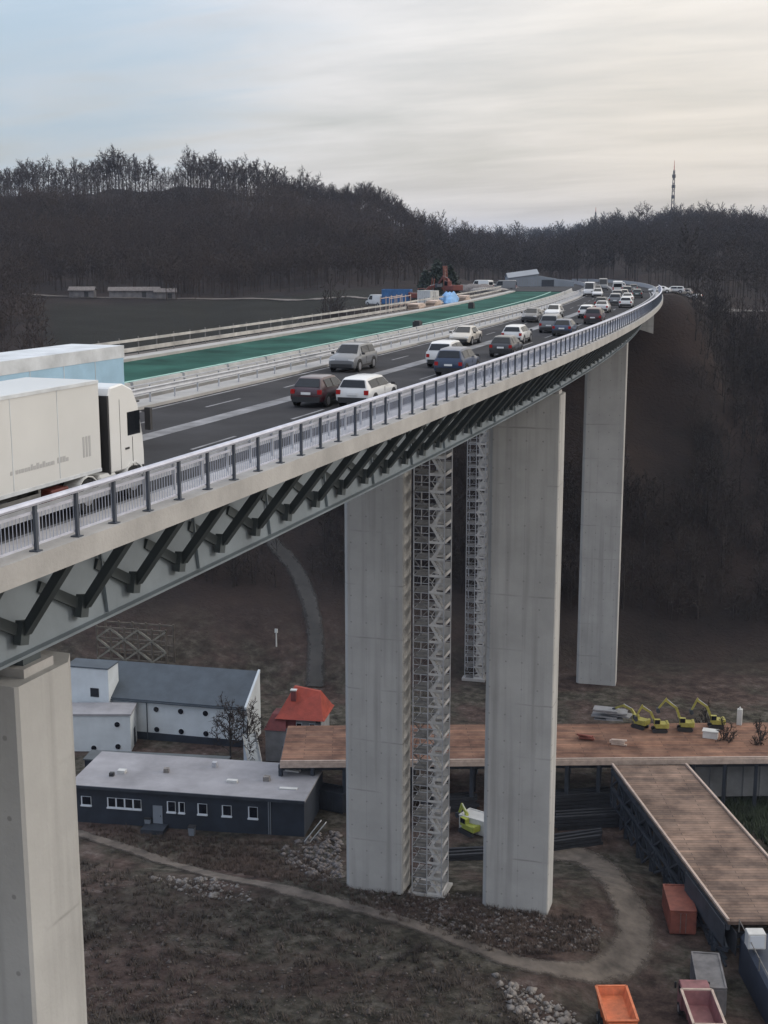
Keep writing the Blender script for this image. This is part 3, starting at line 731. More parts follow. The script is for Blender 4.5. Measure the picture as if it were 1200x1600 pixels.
# long dark hut with a pale flat roof
zb=-56.0
A=at(118,1226,-51.8);B=at(475,1251,-51.8)
a,rz,L=frame2(Vector((A.x,A.y,zb)),Vector((B.x,B.y,zb))); bk=at(497,1199,-51.8)
hut=empty('site_hut',a,rz,'long low black clad building with a flat pale roof in front of the white house','building')
HH=4.05; dep=(Matrix.Rotation(-rz,3,'Z')@(bk-B)).y
MB().box((L/2,dep/2,HH/2-.5),(L,dep,HH+1)).build('wall',M['black_wall'],hut)
rf=MB().box((L/2-.3,dep/2,HH+.13),(L+.9,dep+.7,.26)).build('roof',M['flat_roof'],hut)
rg=random.Random(11)
for x,y,w,d_,h_,m_ in((4,4,.9,.7,.35,'white'),(3.2,2.9,.5,.5,.4,'plastic'),(9,5,.6,.6,.5,'rock'),(17.3,3.4,1.2,.5,.3,'white'),(21.0,4.6,.7,.7,.5,'rock'),(24,2.6,2.0,.5,.12,'white'),(L-3.5,7.8,2.6,.7,.2,'white'),(14,7.5,.5,.5,.6,'galv')):
    MB().box((x,y,HH+.26+h_/2),(w,d_,h_),rg.uniform(-.2,.2)).build('roof_vent',M[m_],rf)
MB().box((L/2-.3,-.42,HH+.1),(L+.95,.14,.34)).build('fascia',M['darksteel'],hut)
for x,w,h_ in((1.2,1.0,.9),(4.2,.8,1),(5.2,.8,1),(6.2,.8,1),(7.2,.8,1),(11.2,.8,1.1),(12.4,.5,1.1),(14.8,.9,1.1),(17.6,.9,1.1),(20.6,.9,1.2)):
    f=MB().box((x,-.03,2.35),(w+.2,.06,h_+.2)).box((x,-.1,2.35-h_/2-.1),(w+.3,.2,.14)).build('window',M['frame_white'],hut)
    MB().box((x+.05,-.075,2.42),(w,.04,h_)).build('pane',M['window'],f)
dr=MB().box((9.6,-.05,1.25),(1.1,.1,2.3)).build('door',M['hall'],hut); MB().box((9.95,-.13,1.2),(.06,.06,.16)).build('handle',M['plastic'],dr)
MB().box((9.5,-1.0,.05),(2.6,1.9,.5)).build('step',M['darksteel'],hut)
for x in(22.6,L-4): MB().tube((x,-.1,0),(x,-.1,HH),.06).build('downpipe',M['hall'],hut)
p=atg(492,1318); MB().bar((p.x-1.2,p.y,p.z+.1),(p.x+.6,p.y+.3,p.z+2.6),.5,.08).bar((p.x-.6,p.y+.2,p.z+.1),(p.x+1.1,p.y+.5,p.z+2.4),.5,.08).build('leaning_boards',M['white'],label='pale boards leaning at the right front corner of the black building',cat='boards')
rg=random.Random(31)
for px,py,lab in((232,1292,'grey bin by the door step of the black building'),(300,1306,'grey bin below the small windows of the black building')):
    p=atg(px,py); t=empty('waste_bin',p,rz,lab,'bin')
    MB().loft([[Vector((x*k,y*k,z)) for x,y in((-.35,-.35),(.35,-.35),(.35,.35),(-.35,.35))] for k,z in((.8,.1),(1,1.05))]).build('bin_body',M['hall'],t); MB().box((0,0,1.1),(.78,.8,.1)).build('lid',M['plastic'],t)
# grey roofed annex behind it
A=at(135,1160,-52.6); B=at(345,1170,-52.6); a,rz,L=frame2(Vector((A.x,A.y,-56)),Vector((B.x,B.y,-56)))
an=empty('annex',at(132,1186,-52.6)+Vector((0,0,-3.4)),rz,'low annex with dark grey roof squeezed between the white house and the black building','building')
MB().box((L/2,1.4,1.4),(L,2.8,3.8)).build('wall',M['black_wall'],an); MB().box((L/2,1.4,3.38),(L+.3,3.1,.16)).build('roof',M['grey_roof'],an)
MB().box((L*.62,.8,3.6),(3.6,.5,.25)).build('roof_sheet',M['white'],an)
# white two storey house
Z0=-56.6; ze=-50.9; zr=-47.9
eL=at(226,1092,ze); eR=at(386,1105,ze)
a,rz,L=frame2(Vector((eL.x,eL.y,Z0)),Vector((eR.x,eR.y,Z0)))
ex=9.0                                            # the front wall goes on behind the extension
rdg=at(424,1052,zr); m_=Matrix.Rotation(-rz,3,'Z'); q=m_@(rdg-Vector((a.x,a.y,zr))); half=max(4.0,q.y)
wh=empty('white_house',a,rz,'long white rendered two storey house with small dark windows and blue grey roof','building')
X0=-ex; X1=L; he=ze-Z0; hr=zr-Z0
MB().loft([[Vector((x,0,-1)),Vector((x,0,he)),Vector((x,half,hr)),Vector((x,half+.05,-1))] for x in(X0,X1)]).build('wall',M['white_wall'],wh)
rfm=MB()
for sd in(0,):
    y0,y1=(-.35,half) if sd==0 else (2*half+.35,half)
    za,zb_=he-.35*(hr-he)/half+.02,hr+.02
    rfm.add([Vector((X0-.3,y0,za)),Vector((X1-.25,y0,za)),Vector((X1-.25,y1,zb_)),Vector((X0-.3,y1,zb_)),Vector((X0-.3,y0,za+.16)),Vector((X1-.25,y0,za+.16)),Vector((X1-.25,y1,zb_+.16)),Vector((X0-.3,y1,zb_+.16))],[(0,1,2,3),(4,5,6,7),(0,1,5,4),(1,2,6,5),(2,3,7,6),(3,0,4,7)])
rfm.build('roof',M['slate'],wh)
gv=MB()
gv.loft([[Vector((x,-.4,he-.25)),Vector((x,-.4,he+.12)),Vector((x,half,hr+.4)),Vector((x,half,hr-.05))] for x in(X1-.24,X1+.06)])
gv.build('gable_parapet',M['white_wall'],wh)
def rwin(x,z,r=.38,par=wh,y=-.02):
    f=MB().tube((x,y,z),(x,y-.05,z),r+.07,n=12).build('window',M['frame_white'],par); MB().tube((x,y-.05,z),(x,y-.075,z),r,n=12).build('pane',M['window'],f)
for i in range(4): rwin(1.6+i*(L-3.2)/3.2,he-1.3)
for i in range(3): rwin(1.6+i*(L-3.2)/3.2,he-4.1)
f=MB().tube((X1,2.2,he-.9),(X1+.06,2.2,he-.9),.3,n=12).build('window',M['frame_white'],wh); MB().tube((X1+.06,2.2,he-.9),(X1+.085,2.2,he-.9),.24,n=12).build('pane',M['window'],f)
MB().box(((X0+X1)/2,-.06,.55),(X1-X0,.1,1.1)).build('plinth',M['black_wall'],wh)
MB().bar((X0,-.45,he-.28),(X1,-.45,he-.28),.16).build('gutter',M['slate'],wh)
for x in(.3,L-.5): MB().tube((x,-.14,.2),(x,-.14,he-.3),.07).build('downpipe',M['slate'],wh)
# white flat roofed wing at its left
zt=-51.6
fL=at(130,1118,zt); fR=at(203,1118,zt); a,rz2,L2=frame2(Vector((fL.x,fL.y,-56.6)),Vector((fR.x,fR.y,-56.6)))
wg=empty('white_wing',a,rz2,'square white flat roofed block at the left front of the white house','building')
hh=zt+56.6; dep=(Vector((eL.x,eL.y,0))-Vector((fR.x,fR.y,0))).length-.4
MB().box((L2/2-3,dep/2,hh/2-.5),(L2+6,dep,hh+1)).build('wall',M['white_wall'],wg)
MB().box((L2/2-3,dep/2,hh+.12),(L2+6.3,dep+.3,.24)).build('roof',M['flat_roof'],wg)
for z in(hh-1.2,hh-4.2): rwin(L2*.72,z,.36,wg)
rwin(L2*.2,hh-4.4,.36,wg)
dd=MB().box((L2+.03,dep*.62,1.3),(.06,1.0,2.3)).build('door',M['black_wall'],wg)
MB().box((L2+.08,dep*.62+.35,1.25),(.05,.06,.14)).build('handle',M['galv'],wg if False else dd)
# tall white stair block behind the wing
p=at(142,1092,-50.5)
sb=empty('white_tower_block',Vector((p.x-1.5,p.y+1.6,-56.6)),rz,'narrow taller white block rising behind the flat roofed wing beside the first pier','building')
MB().box((0,1.5,4.6),(6,3.2,10.2)).build('wall',M['white_wall'],sb); MB().box((0,1.5,9.78),(6.2,3.4,.16)).build('roof',M['slate'],sb)
MB().box((1,-.14,6.4),(1.2,.06,1.2)).build('window',M['window'],sb)
# house with the orange roof
c=at(464,1180,-55.6); zbh=-56.0
oh=empty('orange_roofed_house',(c.x,c.y+2.5,zbh),R_(12),'small house with a bright orange hipped roof right of the white house','house'); oh.scale=(.80,.80,.86)
MB().box((0,0,2.6),(6.6,6.4,7.2)).build('wall',M['grey_render'],oh)
MB().box((-2.0,-3.26,5.2),(2.6,.1,2.0)).build('gable_boards',M['dark_red'],oh)
MB().loft([[Vector(v) for v in((-4.0,-3.9,6.2),(4.0,-3.9,6.2),(4.0,3.9,6.2),(-4.0,3.9,6.2))],[Vector(v) for v in((-3.7,-3.6,6.5),(3.7,-3.6,6.5),(3.7,3.6,6.5),(-3.7,3.6,6.5))],[Vector(v) for v in((-1.6,-.3,10.2),(2.6,-.3,9.6),(2.6,.3,9.6),(-1.6,.3,10.2))]]).build('roof',M['orange_roof'],oh)
rf2=MB().loft([[Vector(v) for v in((-5.6,-4.6,4.6),(-2.0,-4.6,4.6),(-2.0,1,4.6),(-5.6,1,4.6))],[Vector(v) for v in((-4.6,-3.0,6.7),(-2.4,-3.0,6.7),(-2.4,-.4,6.7),(-4.6,-.4,6.7))]]).build('porch_roof',M['dark_red'],oh)
MB().box((-3.8,-1.8,2.2),(3.2,5.2,4.8)).build('porch_wall',M['grey_render'],oh)
ck=MB().box((-1.4,-1.6,9.2),(.8,.6,1.6)).build('chimney',M['dark_red'],oh); MB().box((-1.4,-1.6,10.06),(1.0,.8,.14)).build('chimney_cap',M['white'],ck)
for x in(-.2,1.9): win(oh,x,-3.24,5.0,.8,1.0); win(oh,x,-3.24,2.2,.8,1.0)
win(oh,2.6,-3.24,5.0,.5,.5)
MB().box((2.9,-3.3,6.0),(.7,.4,.5)).build('roof_hatch',M['plastic'],oh)
MB().box((3.42,-3.32,4.6),(.12,.2,3.6)).build('corner_trim',M['white'],oh)
# sloping white lean-to
p=at(402,1196,-54.6)
lt=empty('white_lean_to',(p.x,p.y,-56),R_(48),'steep white sloping shed panel between the bare tree and the orange roofed house','shed')
MB().add([Vector(v) for v in((-.8,0,0),(.8,0,0),(.8,2.6,4.6),(-.8,2.6,4.6),(-.8,2.6,0),(.8,2.6,0))],[(0,1,2,3),(0,3,4),(1,5,2),(4,3,2,5),(0,4,5,1)]).build('roof_panel',M['white_wall'],lt)
MB().bar((-.85,-.05,.05),(-.85,2.6,4.7),.14).bar((.85,-.05,.05),(.85,2.6,4.7),.14).build('trim',M['white'],lt)
# stacked steel trestle frames on the slope behind
p=atg(207,1046)
fr=empty('steel_frame_stack',(p.x,p.y,p.z-.5),rz,'dark lattice stack of steel scaffold frames behind the white house','scaffold')
mb=MB(); bb=MB()
for i in range(6):
    for y in(0,3):
        mb.bar((-5.5+i*2.2,y,0),(-5.5+i*2.2,y,7.0),.26)
for k in range(5):
    for y in(0,3): mb.bar((-5.6,y,.3+k*1.6),(5.6,y,.3+k*1.6),.24)
for k in range(4):
    for i in range(5):
        a=1 if (i+k)%2 else -1; x=-5.5+i*2.2
        bb.bar((x+1.1-a*1.1,-.1,.3+k*1.6),(x+1.1+a*1.1,-.1,1.9+k*1.6),.26)
mb.build('uprights',mat('rusty_frame',(.10,.085,.07),.8,.2,1,.4),fr); bb.build('diagonals',mat('pale_brace',(.20,.19,.16),.7,.2,1,.3),fr)
p=atg(432,1010); MB().tube((p.x,p.y,p.z-.5),(p.x,p.y,p.z+2.8),.12,.08).box((p.x,p.y,p.z+2.5),(.45,.2,.6)).build('white_post',M['white'],label='lone white post on the dark slope below the curving path',cat='post')

# ------------------------------------------------------------------ temporary platform and ramp
def slab_quad(P,th,name,m,par,step=None):
    mb=MB(); mb.add([Vector(p) for p in P]+[Vector(p)-Vector((0,0,th)) for p in P],[(0,1,2,3),(7,6,5,4),(0,1,5,4),(1,2,6,5),(2,3,7,6),(3,0,4,7)])
    o=mb.build(name,m,None); o.parent=par; o.matrix_parent_inverse=Matrix.Translation(-Vector(par.location)); return o
def plank_mat(name,ang,base,pale,sc=.28):
    m=mat(name,base,.92,0,.35,.35,c2=pale,bump=.2,detail=8)
    nt=m.node_tree; b=nt.nodes['Principled BSDF']; src=b.inputs['Base Color'].links[0].from_socket
    tc=nt.nodes.new('ShaderNodeTexCoord'); mp=nt.nodes.new('ShaderNodeMapping'); mp.inputs['Rotation'].default_value=(0,0,ang)
    nt.links.new(tc.outputs['Object'],mp.inputs['Vector'])
    br=nt.nodes.new('ShaderNodeTexBrick'); br.inputs['Scale'].default_value=1.0; br.inputs['Brick Width'].default_value=6.5; br.inputs['Row Height'].default_value=.55
    br.inputs['Mortar Size'].default_value=.03; br.inputs['Bias'].default_value=-.1; br.inputs['Color1'].default_value=(.72,.72,.72,1); br.inputs['Color2'].default_value=(1.15,1.1,1.05,1); br.inputs['Mortar'].default_value=(.3,.3,.3,1)
    nt.links.new(mp.outputs[0],br.inputs['Vector'])
    mx=nt.nodes.new('ShaderNodeMix'); mx.data_type='RGBA'; mx.blend_type='MULTIPLY'; mx.inputs[0].default_value=1
    nt.links.new(src,mx.inputs[6]); nt.links.new(br.outputs['Color'],mx.inputs[7]); nt.links.new(mx.outputs[2],b.inputs['Base Color'])
    return m
ZP=-50.0
n0=at(438,1192,ZP); n1=at(1330,1184,ZP); f1=at(1330,1128,ZP); f0=at(450,1134,ZP)
pang=math.atan2(n1.y-n0.y,n1.x-n0.x)
pf=empty('timber_platform',((n0+f1)/2).to_tuple()[:2]+(-56.5,),0,'wide rust coloured plank platform on steel legs crossing behind the piers','platform')
slab_quad([n0,n1,f1,f0],.3,'plank_deck',plank_mat('platform_planks',-pang,(.145,.064,.040),(.30,.165,.11)),pf)
PI_=Matrix.Translation(-Vector(pf.location))
eb=MB(); eb.bar(n0+Vector((0,-.1,-.25)),n1+Vector((0,-.1,-.25)),.2,.6); eb.bar(n0+Vector((0,0,.14)),n1+Vector((0,0,.14)),.2,.25)
rpart(eb,'edge_beam',M['tan'],pf,PI_)
for i in range(19):
    f_=i/18
    a=n0.lerp(n1,f_); b=f0.lerp(f1,f_)
    lg=MB(); zz=min(g(a.x,a.y),g(b.x,b.y))-1
    for k in(.03,.5,.97):
        q=a.lerp(b,k); lg.bar((q.x,q.y,zz),(q.x,q.y,ZP-.3),.4)
    lg.bar((a.x,a.y,ZP-.6),(b.x,b.y,ZP-.6),.3,.6); rpart(lg,'trestle_leg',M['darksteel'],pf,PI_)
gd=MB()
for k in(.15,.5,.85): gd.bar(n0.lerp(f0,k)-Vector((0,0,1.25)),n1.lerp(f1,k)-Vector((0,0,1.25)),.35,.7)
rpart(gd,'girder',M['darksteel'],pf,PI_)
# ramp
r0=at(957,1196,ZP); r1=at(1072,1196,ZP); q1=at(1330,1440,ZP); q0=at(1138,1440,ZP)
d0=(q0-r0); d0.z=0; 
q1=r1+ (q0-r0)
rp=empty('timber_ramp',((r0+q1)/2).to_tuple()[:2]+(-56.5,),0,'long plank topped steel ramp running from the platform towards the lower right','ramp')
RPI=Matrix.Translation(-Vector(rp.location))
rang=math.atan2((r1-r0).y,(r1-r0).x)
slab_quad([r0,r1,q1,q0],.3,'plank_deck',plank_mat('ramp_planks',-rang,(.12,.078,.062),(.30,.21,.165)),rp)
ed=MB()
for a,b in((r0,q0),(r1,q1)): ed.bar(a+Vector((0,0,.16)),b+Vector((0,0,.16)),.22,.22)
rpart(ed,'edge_beam',M['tan'],rp,RPI)
for a,b in((r0,q0),(r1,q1)):
    tr=MB(); n=14
    tr.bar(a+Vector((0,0,-.55)),b+Vector((0,0,-.55)),.35,.5); tr.bar(a+Vector((0,0,-2.6)),b+Vector((0,0,-2.6)),.3,.35)
    for i in range(n):
        p=a.lerp(b,i/n); q=a.lerp(b,(i+1)/n); up,dn=Vector((0,0,-.7)),Vector((0,0,-2.5))
        tr.bar(p+up,p+dn,.2); tr.bar((p+up) if i%2 else (p+dn),(q+dn) if i%2 else (q+up),.18)
    rpart(tr,'side_truss',M['darksteel'],rp,RPI)
for i in range(8):
    a=r0.lerp(q0,(i+.3)/8); b=r1.lerp(q1,(i+.3)/8); lg=MB()
    for q in(a,a.lerp(b,.5),b): lg.bar((q.x,q.y,g(q.x,q.y)-1),(q.x,q.y,ZP-2.7),.38)
    lg.bar((a.x,a.y,ZP-2.95),(b.x,b.y,ZP-2.95),.35,.5)
    lg.bar((a.x,a.y,g(a.x,a.y)),(b.x,b.y,ZP-3.1),.16)
    rpart(lg,'trestle_leg',M['darksteel'],rp,RPI)
for a,b,nm in((r0,q0,'left'),(r1,q1,'right')):
    xb=MB(); n=9
    for i in range(n):
        p=a.lerp(b,i/n); q=a.lerp(b,(i+1)/n); zp=g(p.x,p.y)+.2; zq=g(q.x,q.y)+.2
        xb.bar((p.x,p.y,zp),(q.x,q.y,ZP-2.8),.2); xb.bar((p.x,p.y,ZP-2.8),(q.x,q.y,zq),.2); xb.bar((p.x,p.y,zp),(p.x,p.y,ZP-2.8),.28)
        xb.bar((p.x,p.y,(zp+ZP)/2-1.4),(q.x,q.y,(zq+ZP)/2-1.4),.2)
    rpart(xb,'cross_bracing',M['darksteel'],rp,RPI)
for i in range(6):
    p=r0.lerp(q0,(i*1.5+.4)/9); q=r0.lerp(q0,(i*1.5+1.7)/9); off_=(r1-r0)*.06
    sh_=MB(); zt_=ZP-.7; zb2=max(g(p.x,p.y),g(q.x,q.y))+.6+(i%3)*.5
    sh_.bar(Vector((p.x,p.y,(zt_+zb2)/2))+off_,Vector((q.x,q.y,(zt_+zb2)/2))+off_,.08,zt_-zb2); rpart(sh_,'shade_sheet',M['beam_shade'],rp,RPI)  # added panels: the shade under the ramp put in as dark sheets
sd=MB(); sd.bar(r0.lerp(q0,.72)+Vector((-.3,-.1,-1.3)),q0+Vector((-.3,-.1,-1.3)),.12,2.0); rpart(sd,'side_panel',M['darksteel'],rp,RPI)
# dark blue tarpaulin block with a white box at the ramp's end
ed_=(q0+q1)/2; dirr=(q0-r0).normalized()
tb=empty('tarpaulin_block',(ed_.x+dirr.x*5.2,ed_.y+dirr.y*5.2,-57),rang,'dark blue sheeted block at the lower end of the ramp','cover')
MB().box((0,0,2.9),(7.6,9.8,6.6)).build('sheeted_sides',mat('navy_sheet',(.022,.03,.05),.6,0,.4,.3),tb,bevel=.3)
hv=MB()
for x in(-3.9,3.9):
    for y in(-4.8,-1.6,1.6,4.8): hv.bar((x,y,6.2),(x,y,7.4),.08)
    hv.bar((x,-4.8,7.3),(x,4.8,7.3),.06)
hv.build('handrail',M['galvdark'],tb)
p=at(1180,1470,-49.9)
wb=empty('white_box',(p.x,p.y,-50.4),rang,'white cabinet standing on the dark blue sheeted block at the end of the ramp','box')
MB().box((0,0,.7),(1.5,1.1,1.4)).build('cabinet',M['white'],wb,bevel=.04); MB().box((0,-.57,.7),(1.2,.04,1.1)).build('cabinet_door',M['frame_white'],wb)

rg=random.Random(8)
for i,(px,py,L0,rz_,n_) in enumerate(((905,1262,8,.15,5),(915,1290,9,.1,4),(900,1320,7,.3,3),(700,1265,7,.2,4),(720,1340,6,.1,2))):
    p=atg(px,py); mb=MB()
    for k in range(n_):
        for q in range(3): mb.box((rg.uniform(-.4,.4),q*.75-.75,.18+k*.42),(L0*rg.uniform(.8,1),.32,.34),rg.uniform(-.04,.04))
    t=empty('beam_stack',(p.x,p.y,p.z),pang+rz_,'stack of dark steel beams %s'%('under the platform behind the right near pier, farthest back','under the platform just right of the right near pier','on the ground right of the right near pier','under the platform between the two near piers','on the bare ground between the two near piers')[i],'steel beams')
    mb.build('beams',M['beam_shade'],t)  # site beams, stacks added in near-black to deepen the shade of the yard
# grey retaining wall to the right of the ramp
wl=MB(); w0=at(1085,1236,-55.0); w1=at(1420,1232,-55.0)
wl.bar(w0+Vector((0,0,1.6)),w1+Vector((0,0,1.6)),.5,4.4)
for i in range(14):
    p=w0.lerp(w1,i/13); wl.box((p.x-.02,p.y-.3,p.z+1.7),(.3,.25,4.5),pang)
wl.bar(w0+Vector((0,0,3.9)),w1+Vector((0,0,3.9)),.7,.22)
wl.build('retaining_wall',mat('grey_green_wall',(.17,.175,.18),.9,0,.35,.25),label='grey panelled retaining wall below the platform right of the ramp',cat='wall')

# ------------------------------------------------------------------ machines and containers on the site
def tipper(loc,rz,cabm,bodym,rimm,label,open_=False):
    t=empty('tipper_truck',loc,rz,label,'truck')
    # y forward
    MB().box((0,-.3,.85),(.9,6.6,.3)).build('chassis',M['plastic'],t)
    W=2.45; L=4.9; yb=-.9; zb_=1.25; h=1.5
    bd=MB(); fl=.22
    bot=[(-W/2+fl,yb-L/2,zb_),(W/2-fl,yb-L/2,zb_),(W/2-fl,yb+L/2-.2,zb_),(-W/2+fl,yb+L/2-.2,zb_)]
    top=[(-W/2,yb-L/2-.1,zb_+h),(W/2,yb-L/2-.1,zb_+h),(W/2,yb+L/2,zb_+h),(-W/2,yb+L/2,zb_+h)]
    it=[(x*.92,yb+(y-yb)*.95,z) for x,y,z in top]; ib=[(x*.9,yb+(y-yb)*.92,zb_+(.35 if open_ else .9)) for x,y,z in bot]
    bd.add(bot+top+it+ib,[(3,2,1,0)]+[(i,(i+1)%4,4+(i+1)%4,4+i) for i in range(4)]+[(4+i,4+(i+1)%4,8+(i+1)%4,8+i) for i in range(4)]+[(8+i,8+(i+1)%4,12+(i+1)%4,12+i) for i in range(4)]+[(12,13,14,15)])
    b=bd.build('tipper_body',bodym,t)
    rm=MB()
    for i in range(4): rm.bar(Vector(top[i])+Vector((0,0,.05)),Vector(top[(i+1)%4])+Vector((0,0,.05)),.2,.12)
    rm.build('body_rim',rimm,b)
    rbm=MB()
    for i in range(4):
        for sx in(-1,1): rbm.bar((sx*(W/2-fl+.03),yb-1.8+i*1.2,zb_),(sx*(W/2+.03),yb-1.8+i*1.2,zb_+h-.1),.1)
    rbm.build('body_rib',bodym,b)
    yc=yb+L/2+.25
    cb=MB().loft([[Vector((x,yc,.7)),Vector((x,yc,2.75)),Vector((x,yc+.5,2.9)),Vector((x,yc+1.25,2.8)),Vector((x,yc+1.55,1.8)),Vector((x,yc+1.6,.6))] for x in(-1.15,1.15)]).build('cab',cabm,t,bevel=.05)
    MB().add([Vector((-1.0,yc+1.28,2.72)),Vector((1.0,yc+1.28,2.72)),Vector((1.03,yc+1.57,1.85)),Vector((-1.03,yc+1.57,1.85))],[(0,1,2,3)]).build('windscreen',M['glass'],t).location=(0,.02,0)
    for sx in(-1,1):
        MB().box((sx*1.157,yc+.75,2.2),(.02,.8,.7)).build('side_window',M['glass'],t)
        MB().box((sx*.85,yc+1.6,1.0),(.4,.06,.22)).build('headlight',M['lamp'],t)
        MB().box((sx*1.36,yc+1.45,2.2),(.16,.12,.55)).build('mirror',M['plastic'],t)
        for y in(yc+.75,yb-.4,yb-1.7): wheel(t,sx*1.02,y,.5,.5,.36,sx)
    return t
def ang_img(p,q): return math.atan2(q.y-p.y,q.x-p.x)-math.pi/2
zgp=lambda px,py: atg(px,py)
p=zgp(965,1628); p2_=zgp(945,1560)
tipper(p,ang_img(p,p2_)+math.pi,M['orange'],M['orange'],M['orange'],'bright orange tipper truck at the bottom edge beside the dirt track')
p=zgp(1092,1612); p3=zgp(1072,1545)
tipper(p,ang_img(p,p3)+0.05,M['maroon'],M['maroon'],M['tan'],'maroon tipper truck with an empty tan rimmed body right of the orange truck',True)
def skip(loc,rz,L,W,H,m,label,lid=True,name='container',cat='container'):
    t=empty(name,loc,rz,label,cat)
    b=MB().box((0,0,H/2+.1),(W,L,H)).build('shell',m,t,bevel=.05)
    n=int(L/.6)
    for sx in(-1,1):
        rb=MB().box((sx*(W/2+.012),0,.3),(.03,L-.1,.1))
        for i in range(n+1): rb.box((sx*(W/2+.02),-L/2+.1+(L-.2)*i/n,H/2+.1),(.05,.12,H-.3))
        rb.build('ribbed_side',m,b)
    tp=MB()
    for sx in(-1,1): tp.box((sx*(W/2-.04),0,H+.13),(.16,L+.04,.12))
    for sy in(-1,1): tp.box((0,sy*(L/2-.04),H+.128),(W-.2,.16,.12))
    tp.build('top_rail',m,t)
    dm=MB()
    for sx in(-1,1): dm.box((sx*W/4,-L/2-.03,H/2+.1),(W/2-.1,.05,H-.3))
    dm.build('door',m,t)
    for sx in(-.25,.25): MB().tube((sx,-L/2-.08,.3),(sx,-L/2-.08,H-.1),.03).build('lock_bar',M['galvdark'],t)
    return t
p=zgp(1062,1462); q=zgp(1045,1405)
skip(zgp(1060,1440),ang_img(p,q)+0.0,5.2,2.35,2.3,M['rust_red'],'faded red steel container standing against the side of the ramp')
p=zgp(1105,1560)
skip(p,ang_img(zgp(1115,1590),zgp(1100,1520)),5.6,2.3,2.5,M['greybox'],'grey brown closed container right behind the maroon tipper truck')
p=atg(515,1262); skip(p,1.5,4.6,2.2,2.3,M['darksteel'],'dark steel container in the gap between the black building and the left near pier')
# yellow excavator parked at the back of the platform etc
def excavator(loc,rz,m,label,boom=(38,-65),L1=5.2,L2=3.4,name='excavator',turn=0):
    t=empty(name,loc,rz,label,'excavator')
    for sx in(-1,1):
        pr=[(-1.9,.35),(-1.5,.02),(1.5,.02),(1.9,.35),(1.6,.82),(-1.6,.82)]
        MB().loft([[Vector((sx*1.05+dx,y,z)) for y,z in pr] for dx in(-.28,.28)]).build('track',M['plastic'],t)
    MB().box((0,0,.75),(1.7,2.2,.4)).build('undercarriage',M['plastic'],t)
    Rm=Matrix.Rotation(turn,3,'Z')
    def T(mb): mb.v=[tuple(Rm@Vector(v)) for v in mb.v]; return mb
    T(MB().box((0,-.5,1.5),(2.5,3.2,1.0)).box((0,-1.85,1.6),(2.45,.6,1.15))).build('house',m,t,bevel=.08)
    c=T(MB().box((-.75,.75,2.2),(.95,1.5,1.5))).build('cab',m,t,bevel=.06)
    T(MB().box((-.75,1.52,2.4),(.8,.04,.95)).box((-1.24,.75,2.45),(.04,1.2,.9)).box((-.26,.75,2.45),(.04,1.2,.9))).build('cab_window',M['glass'],c)
    a=R_(boom[0]); p0=Vector((.2,.9,1.7)); p1=p0+Vector((0,math.cos(a+.25)*L1*.55,math.sin(a+.25)*L1*.55)); p2q=p1+Vector((0,math.cos(a-.35)*L1*.5,math.sin(a-.35)*L1*.5))
    bm_=T(MB().bar(p0,p1,.42,.6).bar(p1,p2q,.38,.48)).build('boom',m,t)
    b=R_(boom[1]); p3=p2q+Vector((0,math.cos(b)*L2,math.sin(b)*L2))
    T(MB().bar(p2q-(p3-p2q)*.18,p3,.32,.4)).build('stick',m,t)
    T(MB().tube(p0+Vector((0,.5,.1)),p1+Vector((0,.1,-.25)),.09).tube(p1+Vector((0,0,.25)),p2q+Vector((0,-.1,.35)),.08)).build('hydraulic_ram',M['galv'],t)
    T(MB().loft([[Vector((x,p3.y+dy,p3.z+dz)) for dy,dz in((-.2,.2),(.4,.1),(.5,-.5),(.1,-.9),(-.5,-.6))] for x in(-.45,.85)])).build('bucket',M['darksteel'],t)
    return t
for px,py,rz_,bm,lab,L1 in((1000,1132,R_(70),(30,-25),'yellow excavator with lowered arm, leftmost of the machines behind the platform',4.2),
    (1030,1138,R_(110),(48,-60),'yellow excavator with arm raised to the left, second machine behind the platform',4.6),
    (1070,1136,R_(105),(52,-50),'yellow excavator with the longest raised arm, third machine behind the platform',5.6),
    (1118,1132,R_(108),(50,-62),'yellow excavator nearest the white post, rightmost machine behind the platform',5.2)):
    p=at(px,py+5,-50); excavator(p,rz_,M['yellow'],lab,bm,L1=L1*1.1,L2=2.6).scale=(.5,.5,.58)
p=at(1155,1132,-50); MB().box((p.x,p.y,p.z+1.0),(.6,.5,2.0)).tube((p.x,p.y,p.z+2),(p.x,p.y,p.z+2.3),.2,.05).build('white_bollard_tank',M['white'],label='short white upright tank at the back right of the platform',cat='tank')
p=at(1110,1152,-50); MB().box((p.x,p.y,p.z+.4),(1.7,1.0,.8)).box((p.x,p.y,p.z+.86),(1.9,1.2,.1)).build('white_crate',M['white'],label='low white crate lying on the right part of the platform',cat='crate')
p=at(955,1124,-50); 
t=empty('sheet_pile',(p.x,p.y,p.z),.1,'heap of grey sheets at the back edge of the platform left of the excavators','pile')
rg=random.Random(3); mb=MB()
for i in range(7): mb.box((rg.uniform(-1.6,1.6),rg.uniform(-.5,.5),.12+i*.22),(rg.uniform(2,3.2),1.6,.16),rg.uniform(-.3,.3))
mb.build('sheets',M['grey_render'],t)
# ochre bundle, pallets etc on the platform
for px,py,m_,lab in((915,1156,'rust_red','small rusty bundle lying alone on the middle of the platform'),(965,1164,'tan','pale timber bundle lying near the front of the platform')):
    p=at(px,py,-50); mb=MB()
    for i in range(4): mb.box((p.x+rg.uniform(-.2,.2),p.y+rg.uniform(-.2,.2),p.z+.12+i*.16),(1.8,.35,.14),rg.uniform(-.2,.2))
    mb.build('timber_bundle',M[m_],label=lab,cat='timber')
